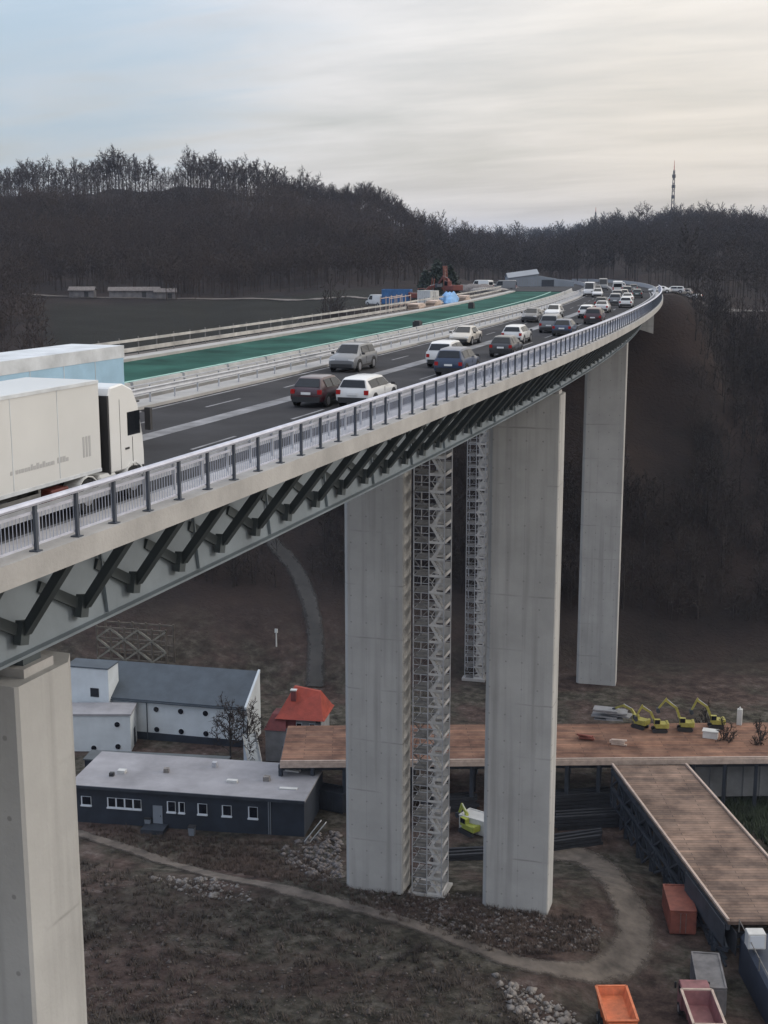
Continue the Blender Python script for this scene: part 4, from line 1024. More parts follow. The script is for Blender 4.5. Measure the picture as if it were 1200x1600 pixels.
# lime telehandler and white unit between the piers
p=zgp(735,1302)
excavator(p,R_(60),M['hivis'],'lime yellow mini digger on the ground between the two nearer piers',(60,-70),L1=3.2,L2=1.8,name='mini_digger').scale=(.62,.62,.62)
p=zgp(752,1300)
skip(p,R_(75),4.5,2.2,1.7,M['white'],'low white site container partly hidden behind the nearer right pier')
p=zgp(722,1310); MB().box((p.x-4,p.y+2,p.z+.9),(3.4,2,1.8),.2).box((p.x-4,p.y+2,p.z+1.9),(3.5,2.1,.12),.2).build('grey_crate',M['greybox'],label='grey crate standing left of the lime yellow digger',cat='crate')

# ---- site on the plateau beyond, left of the road
def onroad(s,off,dz=0): p=dk(s,off,0); return Vector((p.x,p.y,g(p.x,p.y)+dz))
def atd(px,D):            # a point of the terrain at a depth
    x,y=xy(D,(px-600)/F*D); return Vector((x,y,g(x,y)))
p=atd(620,292); t=skip(p,R_(100),6.1,3.0,3.0,M['blue'],'blue site container on the plateau beyond the green deck')
p=atd(588,296); place_car('van','white',p,R_(60),'white van parked left of the blue site container','parked on the plateau')
def rig(loc,rz,label,h=11):
    t=excavator(loc,rz,M['red'],label,(30,-40),L1=4,L2=2.2,name='drilling_rig')
    t['category']='drilling rig'
    m=MB()
    for x in(-.3,.3):
        for y in(2.5,3.0): m.bar((x,y,.3),(x,y+.5,h),.12)
    for k in range(8): m.bar((-.3,2.5+.06*k,.5+k*h/8.5),(.3,2.5+.06*k,1.1+k*h/8.5),.08)
    m.build('mast',M['rust_red'],t)
    MB().tube((0,2.9,.1),(0,3.4,h-.6),.14).build('drill_rod',M['galvdark'],t)
rig(atd(706,284),R_(50),'red drilling rig with a tall leaning mast beyond the middle of the green deck',6.0)
rig(atd(653,290),R_(-60),'red drilling rig with a shorter mast beside the blue container',5.0)
p=atd(668,272); skip(p,R_(60),4,2.3,2.4,M['white'],'white site cabin at the far edge of the green deck')
p=dk(195,30.4,-.1); 
t=empty('blue_sheeting',(p.x,p.y,p.z-.1),hd(195),'crumpled light blue sheeting over a pile at the far edge of the green deck','sheeting')
MB().ellip((0,0,.45),(1.3,3.4,1.3),12,7,.2,3).build('sheet',M['sheet_blue'],t)
for s_,o_,lab in((170,30.2,'pale plank stack on the far edge of the green deck, nearest the camera'),(182,30.4,'pale plank stack on the far edge of the green deck left of the blue sheeting'),(206,30.2,'pale plank stack on the far edge of the green deck right of the blue sheeting')):
    mb=MB(); p=dk(s_,o_,-.19)
    for i in range(5): mb.box((p.x+rg.uniform(-.1,.1),p.y+rg.uniform(-.2,.2),p.z+.1+i*.17),(1.5,4.6,.14),hd(s_)+rg.uniform(-.08,.08))
    mb.build('plank_stack',M['tan'],label=lab,cat='planks')
t=empty('scaffold_frame',dk(172,33.4,-.6),hd(172),'open pale scaffold frame standing beyond the far edge of the green deck','scaffold')
mb=MB()
for i in range(5):
    for x in(-.6,.6): mb.bar((x,-6+i*3,-8),(x,-6+i*3,2.2),.09)
for z in(-.5,1.0,2.0):
    for x in(-.6,.6): mb.bar((x,-6,z),(x,6,z),.08)
mb.build('tubes',M['tan'],t)
# small people-sized bits on the green deck
for s_,o_,lab in((126,19.5,'dark machine cover on the inner part of the green deck'),(176,24,'small dark box on the middle of the green deck')):
    p=dk(s_,o_,-.13); MB().box((p.x,p.y,p.z+.35),(.7,1.1,.7),hd(s_)).box((p.x,p.y,p.z+.74),(.5,.7,.12),hd(s_)).build('tool_case',M['plastic'],label=lab,cat='tool case')
# grey hall at the roadside
a=atd(792,330); b=atd(893,330); 
hl=empty('grey_hall',(a.x,a.y,min(a.z,b.z)-.5),math.atan2(b.y-a.y,b.x-a.x),'long pale grey metal hall beside the motorway at the end of the bridge','building')
LL=(b-a).length
MB().loft([[Vector((x,0,0)),Vector((x,0,h_)),Vector((x,5,h_+1.0)),Vector((x,10,h_)),Vector((x,10,0))] for x,h_ in((0,3.0),(LL*.45,4.0))]).build('wall',M['hall'],hl)
MB().loft([[Vector((x,0.4,0)),Vector((x,0.4,h_)),Vector((x,10,h_)),Vector((x,10,0))] for x,h_ in((LL*.45+.01,3.7),(LL,2.2))]).build('side_wing',M['hall'],hl)
MB().loft([[Vector((x,-.2,h_+.03)),Vector((x,5,h_+1.06)),Vector((x,10.2,h_+.03)),Vector((x,10.2,h_+.15)),Vector((x,5,h_+1.2)),Vector((x,-.2,h_+.15))] for x,h_ in((-.2,3.0),(LL*.45+.2,4.0))]).build('roof',mat('pale_metal_roof',(.17,.19,.22),.5,.2,.3,.1),hl)
sm=MB()
for i in range(12): sm.box((LL*(i+.5)/26,-.03,1.5),(.08,.05,2.8))
sm.build('cladding_ribs',M['grey_render'],hl)
MB().box((LL*.6,.35,1.4),(3,.08,2.6)).build('gate',M['darksteel'],hl)
# spoil heaps and pale sheets
for i,(px,D,w,h_,m_,lab) in enumerate(((745,300,9,1.6,'rubble','low dark spoil heap right of the drilling rig'),(770,318,12,1.4,'rock','pale gravel heap left of the grey hall'),(765,288,10,1.1,'rock','long pale gravel heap at the edge of the green deck'),(725,330,8,2.2,'rubble','tall dark spoil heap behind the drilling rig'))):
    p=atd(px,D); MB().ellip((p.x,p.y,p.z),(w/2,w/2.6,h_),14,8,.16,i).build('spoil_heap',M[m_],smooth=True,label=lab,cat='heap')
for i,(px,D,k,c) in enumerate(((750,306,'van','white'),(768,310,'hatch','silver'),(785,300,'van','grey'),(735,310,'estate','white'))):
    place_car(k,c,atd(px,D),R_((70,20,100,50)[i]),'%s %s parked on the plateau %s'%(c,WORD[k],('left of the gravel heaps','behind the pale gravel heap','in front of the grey hall','next to the drilling rigs')[i]),'parked on the plateau')
# parked cars on the shelf right of the bridge end
for i,(px,D,c) in enumerate(((1025,286,'white'),(1047,287,'silver'),(1062,289,'champagne'),(1074,292,'white'))):
    place_car(('saloon','estate','hatch','saloon')[i],c,atd(px,D),R_((90,75,60,40)[i])+PSI,'%s %s parked right of the bridge end, %s'%(c,WORD[('saloon','estate','hatch','saloon')[i]],('closest to the bridge','second from the bridge','third from the bridge','farthest from the bridge')[i]),'parked on the shelf')
drape('lane',[atd(px,D) for px,D in((1010,284),(1030,288),(1060,291),(1085,296),(1130,310),(1220,318))],4.5,M['gravel'],dz=.3,step=3)
drape('field_path',[atd(px,D) for px,D in((40,392),(150,384),(300,384),(420,376),(520,352),(600,322))],3.0,mat('field_track',(.11,.095,.085),.95,0,.1,.3),dz=.3,step=5)
for i,(px,D,w,lab) in enumerate(((135,386,7,'low pale shed at the left end of the meadow edge'),(215,386,14,'longest pale low barn at the forest foot above the meadow'),(262,386,6,'small pale hut right of the low barn at the forest foot'))):
    p=atd(px,D); h=empty('field_shed',(p.x,p.y,p.z),PSI+.1*i,lab,'shed')
    MB().box((0,0,.9),(w,3.4,2.2)).build('wall',M['greybox'],h)
    MB().loft([[Vector((x,-2.1,1.9)),Vector((x,0,2.9)),Vector((x,2.1,1.9)),Vector((x,2.1,2.05)),Vector((x,0,3.05)),Vector((x,-2.1,2.05))] for x in(-w/2-.3,w/2+.3)]).build('roof',M['rubble'],h)
    MB().box((w*.2,-1.73,.9),(1.2,.06,1.5)).build('door',M['plastic'],h)

# ------------------------------------------------------------------ transmitter masts
def mast(px,D,h,w,label):
    x,y=xy(D,(px-600)/F*D); z=g(x,y)
    t=empty('radio_mast',(x,y,z),0,label,'mast')
    lt_=MB(); n=10
    for i in range(4):
        a=math.pi/4+i*math.pi/2
        lt_.bar((w*math.cos(a),w*math.sin(a),0),(w*.35*math.cos(a),w*.35*math.sin(a),h*.86),.32)
    for k in range(n):
        f0=k/n*.86; f1=(k+1)/n*.86; r0_=w*(1-.65*k/n); r1_=w*(1-.65*(k+1)/n)
        for i in range(4):
            a=math.pi/4+i*math.pi/2; b_=a+math.pi/2
            lt_.bar((r0_*math.cos(a),r0_*math.sin(a),h*f0),(r1_*math.cos(b_),r1_*math.sin(b_),h*f1),.22)
    lt_.build('lattice',M['mast'],t)
    for z_ in(.45,.6,.75): MB().tube((0,0,h*z_),(0,0,h*z_+2.2),w*.75,n=8).build('antenna_ring',M['mast'],t)
    MB().tube((0,0,h*.86),(0,0,h),.28,.12).build('antenna_pole',M['signred'],t)
mast(1040,960,47,1.7,'tall lattice radio mast on the wooded hill at the right')
mast(923,1210,28,1.0,'small faint radio mast on the distant ridge left of the tall one')

# ------------------------------------------------------------------ trees
def gen_tree(seed,h,cw,base,lim=8,sub=5,tw=5,tt=0,up=.55):
    """bare tree as line segments: (p0,p1,r0,r1,level)"""
    rg=np.random.RandomState(seed); S=[]
    lean=rg.uniform(-.04,.04,2)
    tp=[np.array([lean[0]*h*f+rg.uniform(-.1,.1),lean[1]*h*f+rg.uniform(-.1,.1),h*f]) for f in(0,.2,.4,.6,.78)]
    tr=[h*.017*(1-.85*f) for f in(0,.2,.4,.6,.78)]
    for i in range(4): S.append((tp[i],tp[i+1],tr[i],tr[i+1],0))
    def pt(f): 
        i=min(3,int(np.searchsorted([0,.2,.4,.6,.78],f)-1)); i=max(0,i); a=[0,.2,.4,.6,.78]; t=(f-a[i])/(a[i+1]-a[i]); return tp[i]*(1-t)+tp[i+1]*t
    for i in range(lim):
        f=base+(.76-base)*(i+rg.uniform(0,.8))/lim; p=pt(f); a=2.4*i+rg.uniform(-.5,.5)
        el=up+rg.uniform(-.15,.35)+.5*(f-base)
        L=cw*(1.05-.45*(f-base)/(.78-base))*rg.uniform(.75,1.1)
        d=np.array([math.cos(a)*math.cos(el),math.sin(a)*math.cos(el),math.sin(el)])
        mid=p+d*L*.55; d2=d+np.array([0,0,.35]); d2/=np.linalg.norm(d2); end=mid+d2*L*.55
        r=h*.007; S.append((p,mid,r,r*.65,1)); S.append((mid,end,r*.65,r*.25,1))
        for j in range(sub):
            t=.25+.75*(j+.5)/sub; q=p+(mid-p)*t/.5 if t<.5 else mid+(end-mid)*(t-.5)/.5
            e=d2+rg.normal(0,.65,3)+np.array([0,0,.25]); e/=np.linalg.norm(e); l=L*rg.uniform(.3,.55)
            en=q+e*l; S.append((q,en,r*.4,r*.1,2))
            for k in range(tw):
                w=q+(en-q)*rg.uniform(.25,1); u=e+rg.normal(0,.7,3)+np.array([0,0,.15]); u/=np.linalg.norm(u); l2=L*rg.uniform(.16,.34)
                e2=w+u*l2; S.append((w,e2,h*.0022,0,3))
                for m_ in range(tt):
                    v=w+(e2-w)*rg.uniform(.2,1); uu=u+rg.normal(0,.8,3); uu/=np.linalg.norm(uu); S.append((v,v+uu*l2*rg.uniform(.4,.8),h*.0016,0,4))
    return S
def seg_mesh(S,rg,wk=1.0):
    V=[];T=[]
    for p,q,r0,r1,lv in S:
        d=q-p; n=np.linalg.norm(d)
        if n<1e-6: continue
        d=d/n
        a=np.cross(d,[.3,.2,1.]) if abs(d[2])<.9 else np.cross(d,[1,.1,0]); a/=np.linalg.norm(a); b=np.cross(d,a)
        k=len(V)
        if lv<=1:
            m=5 if lv==0 else 3
            for pp,r in((p,r0),(q,r1)):
                for i in range(m): t=6.2832*i/m; V.append(pp+a*r*math.cos(t)+b*r*math.sin(t))
            for i in range(m): j=(i+1)%m; T+= [(k+i,k+j,k+m+j),(k+i,k+m+j,k+m+i)]
        else:
            t=rg.uniform(0,6.28); w=(a*math.cos(t)+b*math.sin(t))*r0*wk
            V+= [p-w,p+w,q]; T.append((k,k+1,k+2))
    return np.array(V),np.array(T)
def tree_proto(name,seed,h,cw,base,**kw):
    S=gen_tree(seed,h,cw,base,**kw); rg=np.random.RandomState(seed)
    root=empty(name)
    V,T=seg_mesh([s for s in S if s[4]<=1],rg); npmesh('trunk',V,T,M['bark'],root)
    V,T=seg_mesh([s for s in S if s[4]>1],rg,2.6); npmesh('crown',V,T,M['twig'],root)
    return root
TP=[('broad crowned',dict(h=19,cw=6.2,base=.20,lim=12,sub=6,tw=6,tt=2)),('slender upright',dict(h=18.5,cw=4.6,base=.2,lim=12,sub=5,tw=6,tt=2,up=.8)),('rounded',dict(h=17,cw=5.6,base=.2,lim=12,sub=6,tw=6,tt=2)),('narrow twiggy',dict(h=15,cw=3.8,base=.2,lim=12,sub=5,tw=6,tt=2,up=.7)),('spreading',dict(h=16,cw=6.2,base=.22,lim=11,sub=6,tw=6,tt=2,up=.4))]
TROOT=[None]*len(TP)
def place_tree(k,loc,sc_,rz,label,group):
    if TROOT[k] is None: TROOT[k]=tree_proto('bare_tree',20+k,**TP[k][1]); o=TROOT[k]
    else: o=copy_tree(TROOT[k])
    o.location=loc; o.scale=(sc_,sc_,sc_*1.0); o.rotation_euler=(0,0,rz); tag(o,label,'tree',group); return o
rg=random.Random(21)
# skyline trees on the left ridge (each its own thing)
px=-120.0
while px<690:
    gap=(250<px<300)
    D=rg.uniform(722,790)
    if not (gap and rg.random()<.3):
        k=rg.choices(range(5),(4,1.5,4,1,3))[0]
        sc_=rg.uniform(.92,1.22)*(1.08 if 300<px<430 else 1)*(.78 if px>480 else 1)
        if 165<px<200: k,sc_=0,1.25
        if gap: sc_*=.7
        p=atd(px,D); place_tree(k,(p.x,p.y,p.z-.4),sc_,rg.uniform(0,6.28),'%s leafless tree on the skyline of the left ridge'%TP[k][0],'%s trees on the left skyline'%TP[k][0])
    px+=rg.uniform(3.0,6) if px>290 else rg.uniform(4.5,8.5)
# skyline trees on the right hill
px=955.0
while px<1330:
    k=rg.choices(range(5),(3,1,3,1,3))[0]; p=atd(px,rg.uniform(925,965))
    place_tree(k,(p.x,p.y,p.z-.4),rg.uniform(.8,1.05),rg.uniform(0,6.28),'%s leafless tree on the skyline of the right hill below the tall mast'%TP[k][0],'%s trees on the right skyline'%TP[k][0]); px+=rg.uniform(9,16)
# single bare trees in the valley
for px,py,k,sc_,lab in((362,1204,0,.50,'bare grey shrubby tree in the yard between the white house and the black building'),(388,1206,4,.55,'second bare tree in the yard, touching the white sloping shed panel'),(1128,1236,1,.52,'slim bare tree in front of the grey retaining wall, nearer the ramp'),(1182,1240,3,.68,'slim bare tree in front of the grey retaining wall, farther from the ramp'),(1098,1180,3,.5,'thin bare sapling beside the top of the ramp')):
    p=atg(px,py); place_tree(k,p,sc_,rg.uniform(0,6.28),lab,None)

def field(name,label,pts,protos,m,seed,zoff=-.3,smin=.75,smax=1.15,cat='forest'):
    rr=np.random.RandomState(seed); VV=[];TT=[];n=0
    for (x,y) in pts:
        V,T=protos[rr.randint(len(protos))]; a=rr.uniform(0,6.28); s_=rr.uniform(smin,smax)
        c,s=math.cos(a)*s_,math.sin(a)*s_
        W=np.empty_like(V); W[:,0]=V[:,0]*c-V[:,1]*s+x; W[:,1]=V[:,0]*s+V[:,1]*c+y; W[:,2]=V[:,2]*s_*rr.uniform(.9,1.1)
        VV.append(W); TT.append(T+n); n+=len(V)
    xs=np.array([p[0] for p in pts]); ys=np.array([p[1] for p in pts]); zs=zg(xs,ys)+zoff
    for W,z in zip(VV,zs): W[:,2]+=z
    o=npmesh(name,np.concatenate(VV),np.concatenate(TT),m); tag(o,label,cat,None,'stuff'); return o
def scatter(n,f,D0,D1,p0,p1,seed,mind=0):
    rr=np.random.RandomState(seed); out=[]
    while len(out)<n:
        D=math.sqrt(rr.uniform(D0*D0,D1*D1)); px=rr.uniform(p0,p1)
        if f(px,D,rr): out.append(xy(D,(px-600)/F*D))
    return out
fp=[]
for k in range(6):
    S=gen_tree(60+k,(16,18,15,17,14,19)[k],(4.6,3.8,5.2,4.2,4.6,5.0)[k],.32,lim=10,sub=5,tw=5,tt=0); S=[(a,b,c*(.55 if l<2 else 1),d*(.55 if l<2 else 1),l) for a,b,c,d,l in S]; fp.append(seg_mesh(S,np.random.RandomState(k),2.6))
def clear_road(px,D):
    x,y=xy(D,(px-600)/F*D); s,o=so(x,y); return not(-7<o<46 and 240<s<470)
left=scatter(4300,lambda px,D,r: (D>388+8*math.sin(px/60) or px<62+20*math.sin(D/20)) and (D<630+25*math.sin(px/35) or px>440+r.uniform(-40,40)),290,800,-420,660,1)
field('leafless_forest','dark leafless beech forest covering the slope of the left ridge',left,fp,M['twig'],1,smin=.5,smax=.86)
mid=scatter(3600,lambda px,D,r: (px>640+max(0,(620-D))*.15) and clear_road(px,D) and (D>345 or px>1000) and not(px<900 and D<400) and not(px>1000 and D<300),300,1010,640,1500,2)
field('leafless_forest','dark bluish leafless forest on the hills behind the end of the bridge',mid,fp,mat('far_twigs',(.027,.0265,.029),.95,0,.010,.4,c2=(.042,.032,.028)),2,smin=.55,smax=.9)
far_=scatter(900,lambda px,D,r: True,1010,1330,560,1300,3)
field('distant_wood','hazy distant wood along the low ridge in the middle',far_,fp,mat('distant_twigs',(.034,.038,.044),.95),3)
# brush on the steep valley side
bp_=[]
for k in range(5):
    S=gen_tree(90+k,(5,4,7,9,6)[k],(2.2,2.4,2.6,2.6,2.4)[k],.12,lim=8,sub=4,tw=4); bp_.append(seg_mesh(S,np.random.RandomState(k),3.0))
under=scatter(1500,lambda px,D,r: px<470,600,765,-420,480,9)
field('ridge_undergrowth','low dark undergrowth between the trunks along the left ridge',under,bp_,M['twig'],9,smin=.8,smax=1.7,cat='scrub')
brush=scatter(3600,lambda px,D,r: not(150<px<270 and D<215) and not(395<px<505 and r.rand()<.85) and (D<286 or px>985 or px<0) and not(990<px<1100 and 279<D<300) and not(540<px<945 and D>250) and clear_road(px,D),212,300,-260,1500,4)
field('valley_scrub','dark leafless scrub covering the steep valley side below the bridge end',brush,bp_,mat('scrub_twigs',(.027,.0225,.0225),.95,0,.02,.4,c2=(.041,.030,.027)),4,smin=.6,smax=1.2,cat='scrub')
# dark evergreens at the site edge
def ever_proto(seed,h,w):
    rr=np.random.RandomState(seed); root=empty('evergreen_tree'); MB().tube((0,0,-.5),(0,0,h*.6),.25,.1,5).build('trunk',M['bark'],root)
    n=1500; V=[];T=[]
    for i in range(n):
        f=rr.rand()**.8; a=rr.uniform(0,6.28); r=w*(1-f)**.7*math.sqrt(rr.uniform(.15,1))*(1+.25*math.sin(3*a+seed))
        c=np.array([r*math.cos(a),r*math.sin(a),h*(.08+.92*f)]); k=len(V)
        for j in range(3): V.append(c+rr.normal(0,.38,3))
        T.append((k,k+1,k+2))
    npmesh('crown',np.array(V),np.array(T),M['evergreen'],root); return root
e1=ever_proto(1,8.5,3.6)
for i,(px,D,s_,lab) in enumerate(((682,312,1.0,'tallest dark evergreen behind the drilling rigs'),(664,318,.8,'dark evergreen left of the tallest one behind the rigs'),(700,322,.85,'dark evergreen right of the tallest one behind the rigs'))):
    o=e1 if i==0 else copy_tree(e1); p=atd(px,D); o.location=p; o.scale=(s_,)*3; o.rotation_euler=(0,0,i*2.1); tag(o,lab,'tree')

# ------------------------------------------------------------------ loose rubble, weeds, stones
def stones(name,label,pts,r0,r1,m,seed,cat='stones'):
    rr=np.random.RandomState(seed); VV=[];TT=[];n=0
    base=np.array([(1,0,0),(-1,0,0),(0,1,0),(0,-1,0),(0,0,1),(0,0,-1)],float); tri=np.array([(0,2,4),(2,1,4),(1,3,4),(3,0,4),(2,0,5),(1,2,5),(3,1,5),(0,3,5)])
    zs=zg(np.array([p[0] for p in pts]),np.array([p[1] for p in pts]))
    for (x,y),z in zip(pts,zs):
        r=r0+(r1-r0)*rr.rand()**2.5; W=base*rr.uniform(.5,1.2,(6,3))*r; a=rr.uniform(0,6.28); c,s=math.cos(a),math.sin(a)
        W=np.stack([W[:,0]*c-W[:,1]*s+x,W[:,0]*s+W[:,1]*c+y,W[:,2]*.7+z+r*.15],-1); VV.append(W); TT.append(tri+n); n+=6
    o=npmesh(name,np.concatenate(VV),np.concatenate(TT),m); tag(o,label,cat,None,'stuff'); return o
def spx(n,poly,seed,jit=0):           # points inside a surveyed ground patch
    rr=np.random.RandomState(seed); P=[atg(*p) for p in poly]; xs=[p.x for p in P]; ys=[p.y for p in P]; out=[]
    while len(out)<n:
        x=rr.uniform(min(xs),max(xs)); y=rr.uniform(min(ys),max(ys)); ins=False; j=len(P)-1
        for i in range(len(P)):
            if (P[i].y>y)!=(P[j].y>y) and x<(P[j].x-P[i].x)*(y-P[i].y)/(P[j].y-P[i].y)+P[i].x: ins=not ins
            j=i
        if ins: out.append((x,y))
    return out
stones('field_stones','larger pale clods and stones strewn over the foreground ground',spx(420,[(100,1335),(330,1385),(560,1440),(760,1510),(900,1620),(760,1690),(80,1690)],11),.08,.4,M['clod'],11)
stones('field_stones','scattered small stones on the brown ground in the foreground',spx(2600,[(100,1335),(330,1385),(560,1440),(760,1510),(900,1620),(760,1690),(80,1690)],1),.04,.2,M['clod'],1)
stones('field_stones','band of pale stones on the brown ground below the dirt track',spx(190,[(230,1372),(330,1372),(400,1392),(390,1410),(290,1400)],2),.1,.5,mat('bright_stone',(.19,.175,.165),.95,0,3,.3),2)
stones('rubble_heap','pale broken stone bank at the lower right beside the track',spx(300,[(775,1525),(830,1545),(900,1585),(930,1640),(860,1640),(800,1580)],3),.12,.6,mat('chalky_stone',(.21,.19,.175),.95,0,3,.3),3)
stones('rubble_heap','mixed rubble at the foot of the left one of the two nearer piers',spx(420,[(440,1325),(500,1300),(534,1300),(534,1372),(500,1380),(450,1350)],4),.12,.6,M['rubble'],4)
stones('site_debris','dark clods and debris around the foot of the nearer piers',spx(900,[(540,1385),(760,1400),(880,1440),(950,1440),(930,1490),(800,1490),(620,1430)],5),.06,.35,M['rubble'],5)
wp=[]
for k in range(4):
    rr=np.random.RandomState(k); V=[];T=[]
    for i in range(16):
        a=rr.uniform(0,6.28); l=rr.uniform(.15,.55); d=np.array([math.cos(a)*.6,math.sin(a)*.6,1])*l; w=np.array([math.sin(a),-math.cos(a),0])*.03; kk=len(V); o=np.array([rr.uniform(-.2,.2),rr.uniform(-.2,.2),0]); V+= [o-w,o+w,o+d]; T.append((kk,kk+1,kk+2))
    wp.append((np.array(V),np.array(T)))
field('dry_weeds','dry brown weeds growing over the foreground slope',spx(1700,[(90,1325),(330,1385),(560,1440),(760,1510),(900,1620),(760,1700),(60,1700)],6),wp,mat('dry_weeds_brown',(.080,.064,.056),.95,0,.15,.5,c2=(.125,.102,.085)),6,0,.6,1.6,'weeds')
field('dry_weeds','low dry weeds around the feet of the nearer piers',spx(1800,[(140,1290),(470,1320),(540,1385),(760,1410),(930,1440),(940,1490),(800,1500),(560,1420),(340,1360),(140,1303)],7),wp,M['weed'],7,0,.5,1.3,'weeds')
ps=[p for p in spx(1500,[(1085,1245),(1330,1245),(1330,1400),(1215,1330)],8)]
field('rough_grass','dark green rough grass bank right of the ramp',ps,wp,mat('dark_grass',(.03,.042,.022),.95,0,.3,.4),8,0,1,2.4,'grass')

# ------------------------------------------------------------------ light, sky, camera
EL=R_(17); AZ=math.atan2(.88,.48)        # sun to the right, a little ahead
sd_=Vector((math.sin(AZ)*math.cos(EL),math.cos(AZ)*math.cos(EL),math.sin(EL)))
L_=bpy.data.lights.new('sun','SUN'); L_.energy=1.2; L_.angle=R_(12); L_.color=(1,.93,.84)
so_=bpy.data.objects.new('sun',L_); col.objects.link(so_); so_.rotation_euler=sd_.to_track_quat('Z','Y').to_euler(); so_.location=(60,40,90)
w=bpy.data.worlds.new('World'); sc.world=w; w.use_nodes=True; nt=w.node_tree; bg=nt.nodes['Background']
sky=nt.nodes.new('ShaderNodeTexSky'); sky.sky_type='NISHITA'; sky.sun_disc=False; sky.sun_elevation=EL; sky.sun_rotation=AZ; sky.dust_density=1.5; sky.air_density=1.0
tc=nt.nodes.new('ShaderNodeTexCoord')
def nmath(op,a,b=None,c=None):
    n=nt.nodes.new('ShaderNodeMath'); n.operation=op
    for i,v in enumerate((a,b,c)):
        if v is None: continue
        if isinstance(v,(int,float)): n.inputs[i].default_value=v
        else: nt.links.new(v,n.inputs[i])
    return n.outputs[0]
sep=nt.nodes.new('ShaderNodeSeparateXYZ'); nt.links.new(tc.outputs['Generated'],sep.inputs[0])
# cloud sheet seen in perspective: direction divided by height
zc=nmath('ADD',nmath('MAXIMUM',sep.outputs['Z'],0.0),.14)
cx=nmath('DIVIDE',sep.outputs['X'],zc); cy=nmath('DIVIDE',sep.outputs['Y'],zc)
cmb=nt.nodes.new('ShaderNodeCombineXYZ'); nt.links.new(cx,cmb.inputs[0]); nt.links.new(cy,cmb.inputs[1])
def nz(scale,det,rough,rot,st):
    mp=nt.nodes.new('ShaderNodeMapping'); mp.inputs['Rotation'].default_value=(0,0,rot); mp.inputs['Scale'].default_value=st; nt.links.new(cmb.outputs[0],mp.inputs['Vector'])
    n=nt.nodes.new('ShaderNodeTexNoise'); n.inputs['Scale'].default_value=scale; n.inputs['Detail'].default_value=det; n.inputs['Roughness'].default_value=rough; n.inputs['Distortion'].default_value=.4
    nt.links.new(mp.outputs[0],n.inputs['Vector']); return n.outputs['Fac']
n1_=nz(.7,7,.55,.5,(1,1.6,1)); n2_=nz(1.7,6,.58,.35,(.6,1.7,1))
# sunward factor
dot=nt.nodes.new('ShaderNodeVectorMath'); dot.operation='DOT_PRODUCT'; nt.links.new(tc.outputs['Generated'],dot.inputs[0]); dot.inputs[1].default_value=(sd_.x,sd_.y,sd_.z)
sunw=nmath('ADD',nmath('MULTIPLY',dot.outputs['Value'],.5),.5)
cov=nmath('ADD',nmath('ADD',nmath('MULTIPLY',n1_,1.1),nmath('MULTIPLY',n2_,.55)),nmath('MULTIPLY',sunw,1.25))
rmp=nt.nodes.new('ShaderNodeMapRange'); rmp.interpolation_type='SMOOTHSTEP'; rmp.inputs['From Min'].default_value=1.05; rmp.inputs['From Max'].default_value=1.75
nt.links.new(cov,rmp.inputs['Value'])
gap=nt.nodes.new('ShaderNodeVectorMath'); gap.operation='DOT_PRODUCT'; nt.links.new(tc.outputs['Generated'],gap.inputs[0]); gap.inputs[1].default_value=(-.585,.782,.215)   # the clear patch in the cloud sheet
gr_=nt.nodes.new('ShaderNodeMapRange'); gr_.interpolation_type='SMOOTHSTEP'; gr_.inputs['From Min'].default_value=.972; gr_.inputs['From Max'].default_value=1.004; gr_.inputs['To Max'].default_value=.95
nt.links.new(nmath('ADD',gap.outputs['Value'],nmath('MULTIPLY',nmath('SUBTRACT',n2_,.5),.055)),gr_.inputs['Value'])
mask=nmath('ADD',nmath('MULTIPLY',rmp.outputs['Result'],.42),.56)
cr=nt.nodes.new('ShaderNodeValToRGB'); e=cr.color_ramp.elements
e[0].position=.40; e[0].color=(5.6,6.1,6.9,1); e[1].position=.66; e[1].color=(6.75,6.4,5.75,1)
nt.links.new(sunw,cr.inputs['Fac'])
shade=nmath('ADD',.72,nmath('MULTIPLY',nmath('ADD',nmath('MULTIPLY',n2_,.7),nmath('MULTIPLY',n1_,.5)),.60))
sh=nt.nodes.new('ShaderNodeMix'); sh.data_type='RGBA'; sh.blend_type='MULTIPLY'; sh.inputs[0].default_value=1
nt.links.new(cr.outputs['Color'],sh.inputs[6]); nt.links.new(shade,sh.inputs[7])
mx=nt.nodes.new('ShaderNodeMix'); mx.data_type='RGBA'; nt.links.new(mask,mx.inputs[0]); nt.links.new(sky.outputs['Color'],mx.inputs[6]); nt.links.new(sh.outputs[2],mx.inputs[7])
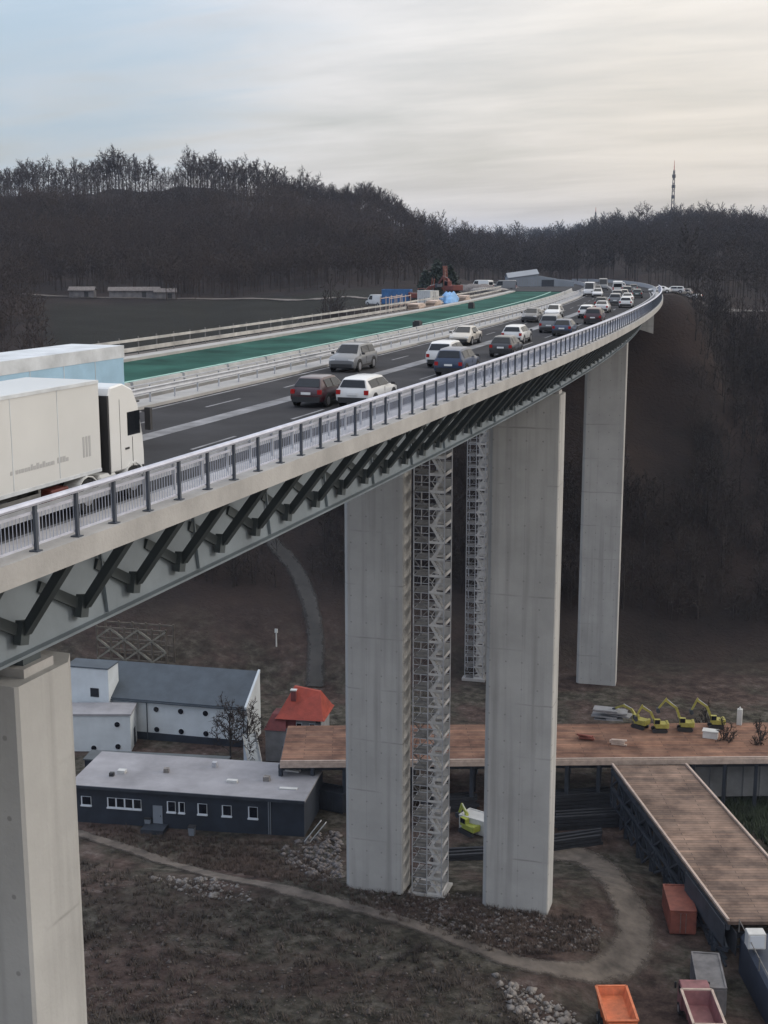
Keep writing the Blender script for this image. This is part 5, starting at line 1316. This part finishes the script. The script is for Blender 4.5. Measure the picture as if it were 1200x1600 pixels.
veil=nt.nodes.new('ShaderNodeMix'); veil.data_type='RGBA'; nt.links.new(gr_.outputs['Result'],veil.inputs[0]); nt.links.new(mx.outputs[2],veil.inputs[6]); veil.inputs[7].default_value=(3.9,4.95,5.75,1)
ov=nt.nodes.new('ShaderNodeMix'); ov.data_type='RGBA'; ov.blend_type='MULTIPLY'; ov.inputs[0].default_value=1
oc=nt.nodes.new('ShaderNodeCombineColor')
zp_=nmath('MAXIMUM',sep.outputs['Z'],0.0); zl_=nmath('MINIMUM',zp_,.2)      # warm low band, cooler and brighter overhead
for i_,(b_,l_,k_) in enumerate(((1.05,-.15,1.62),(.985,.1,1.75),(.90,.6,1.98))): nt.links.new(nmath('ADD',nmath('ADD',b_,nmath('MULTIPLY',zl_,l_)),nmath('MULTIPLY',zp_,k_)),oc.inputs[i_])
nt.links.new(veil.outputs[2],ov.inputs[6]); nt.links.new(oc.outputs[0],ov.inputs[7])   # overcast sky: brighter overhead
nt.links.new(ov.outputs[2],bg.inputs['Color']); bg.inputs['Strength'].default_value=.1

hzm=bpy.data.materials.new('haze'); hzm.use_nodes=True; hn=hzm.node_tree; hn.nodes.clear()
ho=hn.nodes.new('ShaderNodeOutputMaterial'); hv_=hn.nodes.new('ShaderNodeVolumePrincipled'); hv_.inputs['Color'].default_value=(.66,.76,1,1); hv_.inputs['Density'].default_value=.00007
hn.links.new(hv_.outputs[0],ho.inputs['Volume'])
hz=MB().box((0,3000,35),(30000,16000,260)).build('haze',hzm); tag(hz,'thin blue grey haze filling the whole valley','haze',None,'stuff')
cam=bpy.data.cameras.new('camera'); co=bpy.data.objects.new('camera',cam); col.objects.link(co)
cam.sensor_fit='VERTICAL'; cam.sensor_height=24; cam.lens=24*F/1600; cam.clip_start=.5; cam.clip_end=12000
co.location=(AX,0,HC); co.rotation_euler=(math.pi/2-TH,0,PSI); sc.camera=co
sc.view_settings.view_transform='Standard'; sc.view_settings.look='None'; sc.view_settings.exposure=0; sc.view_settings.gamma=1
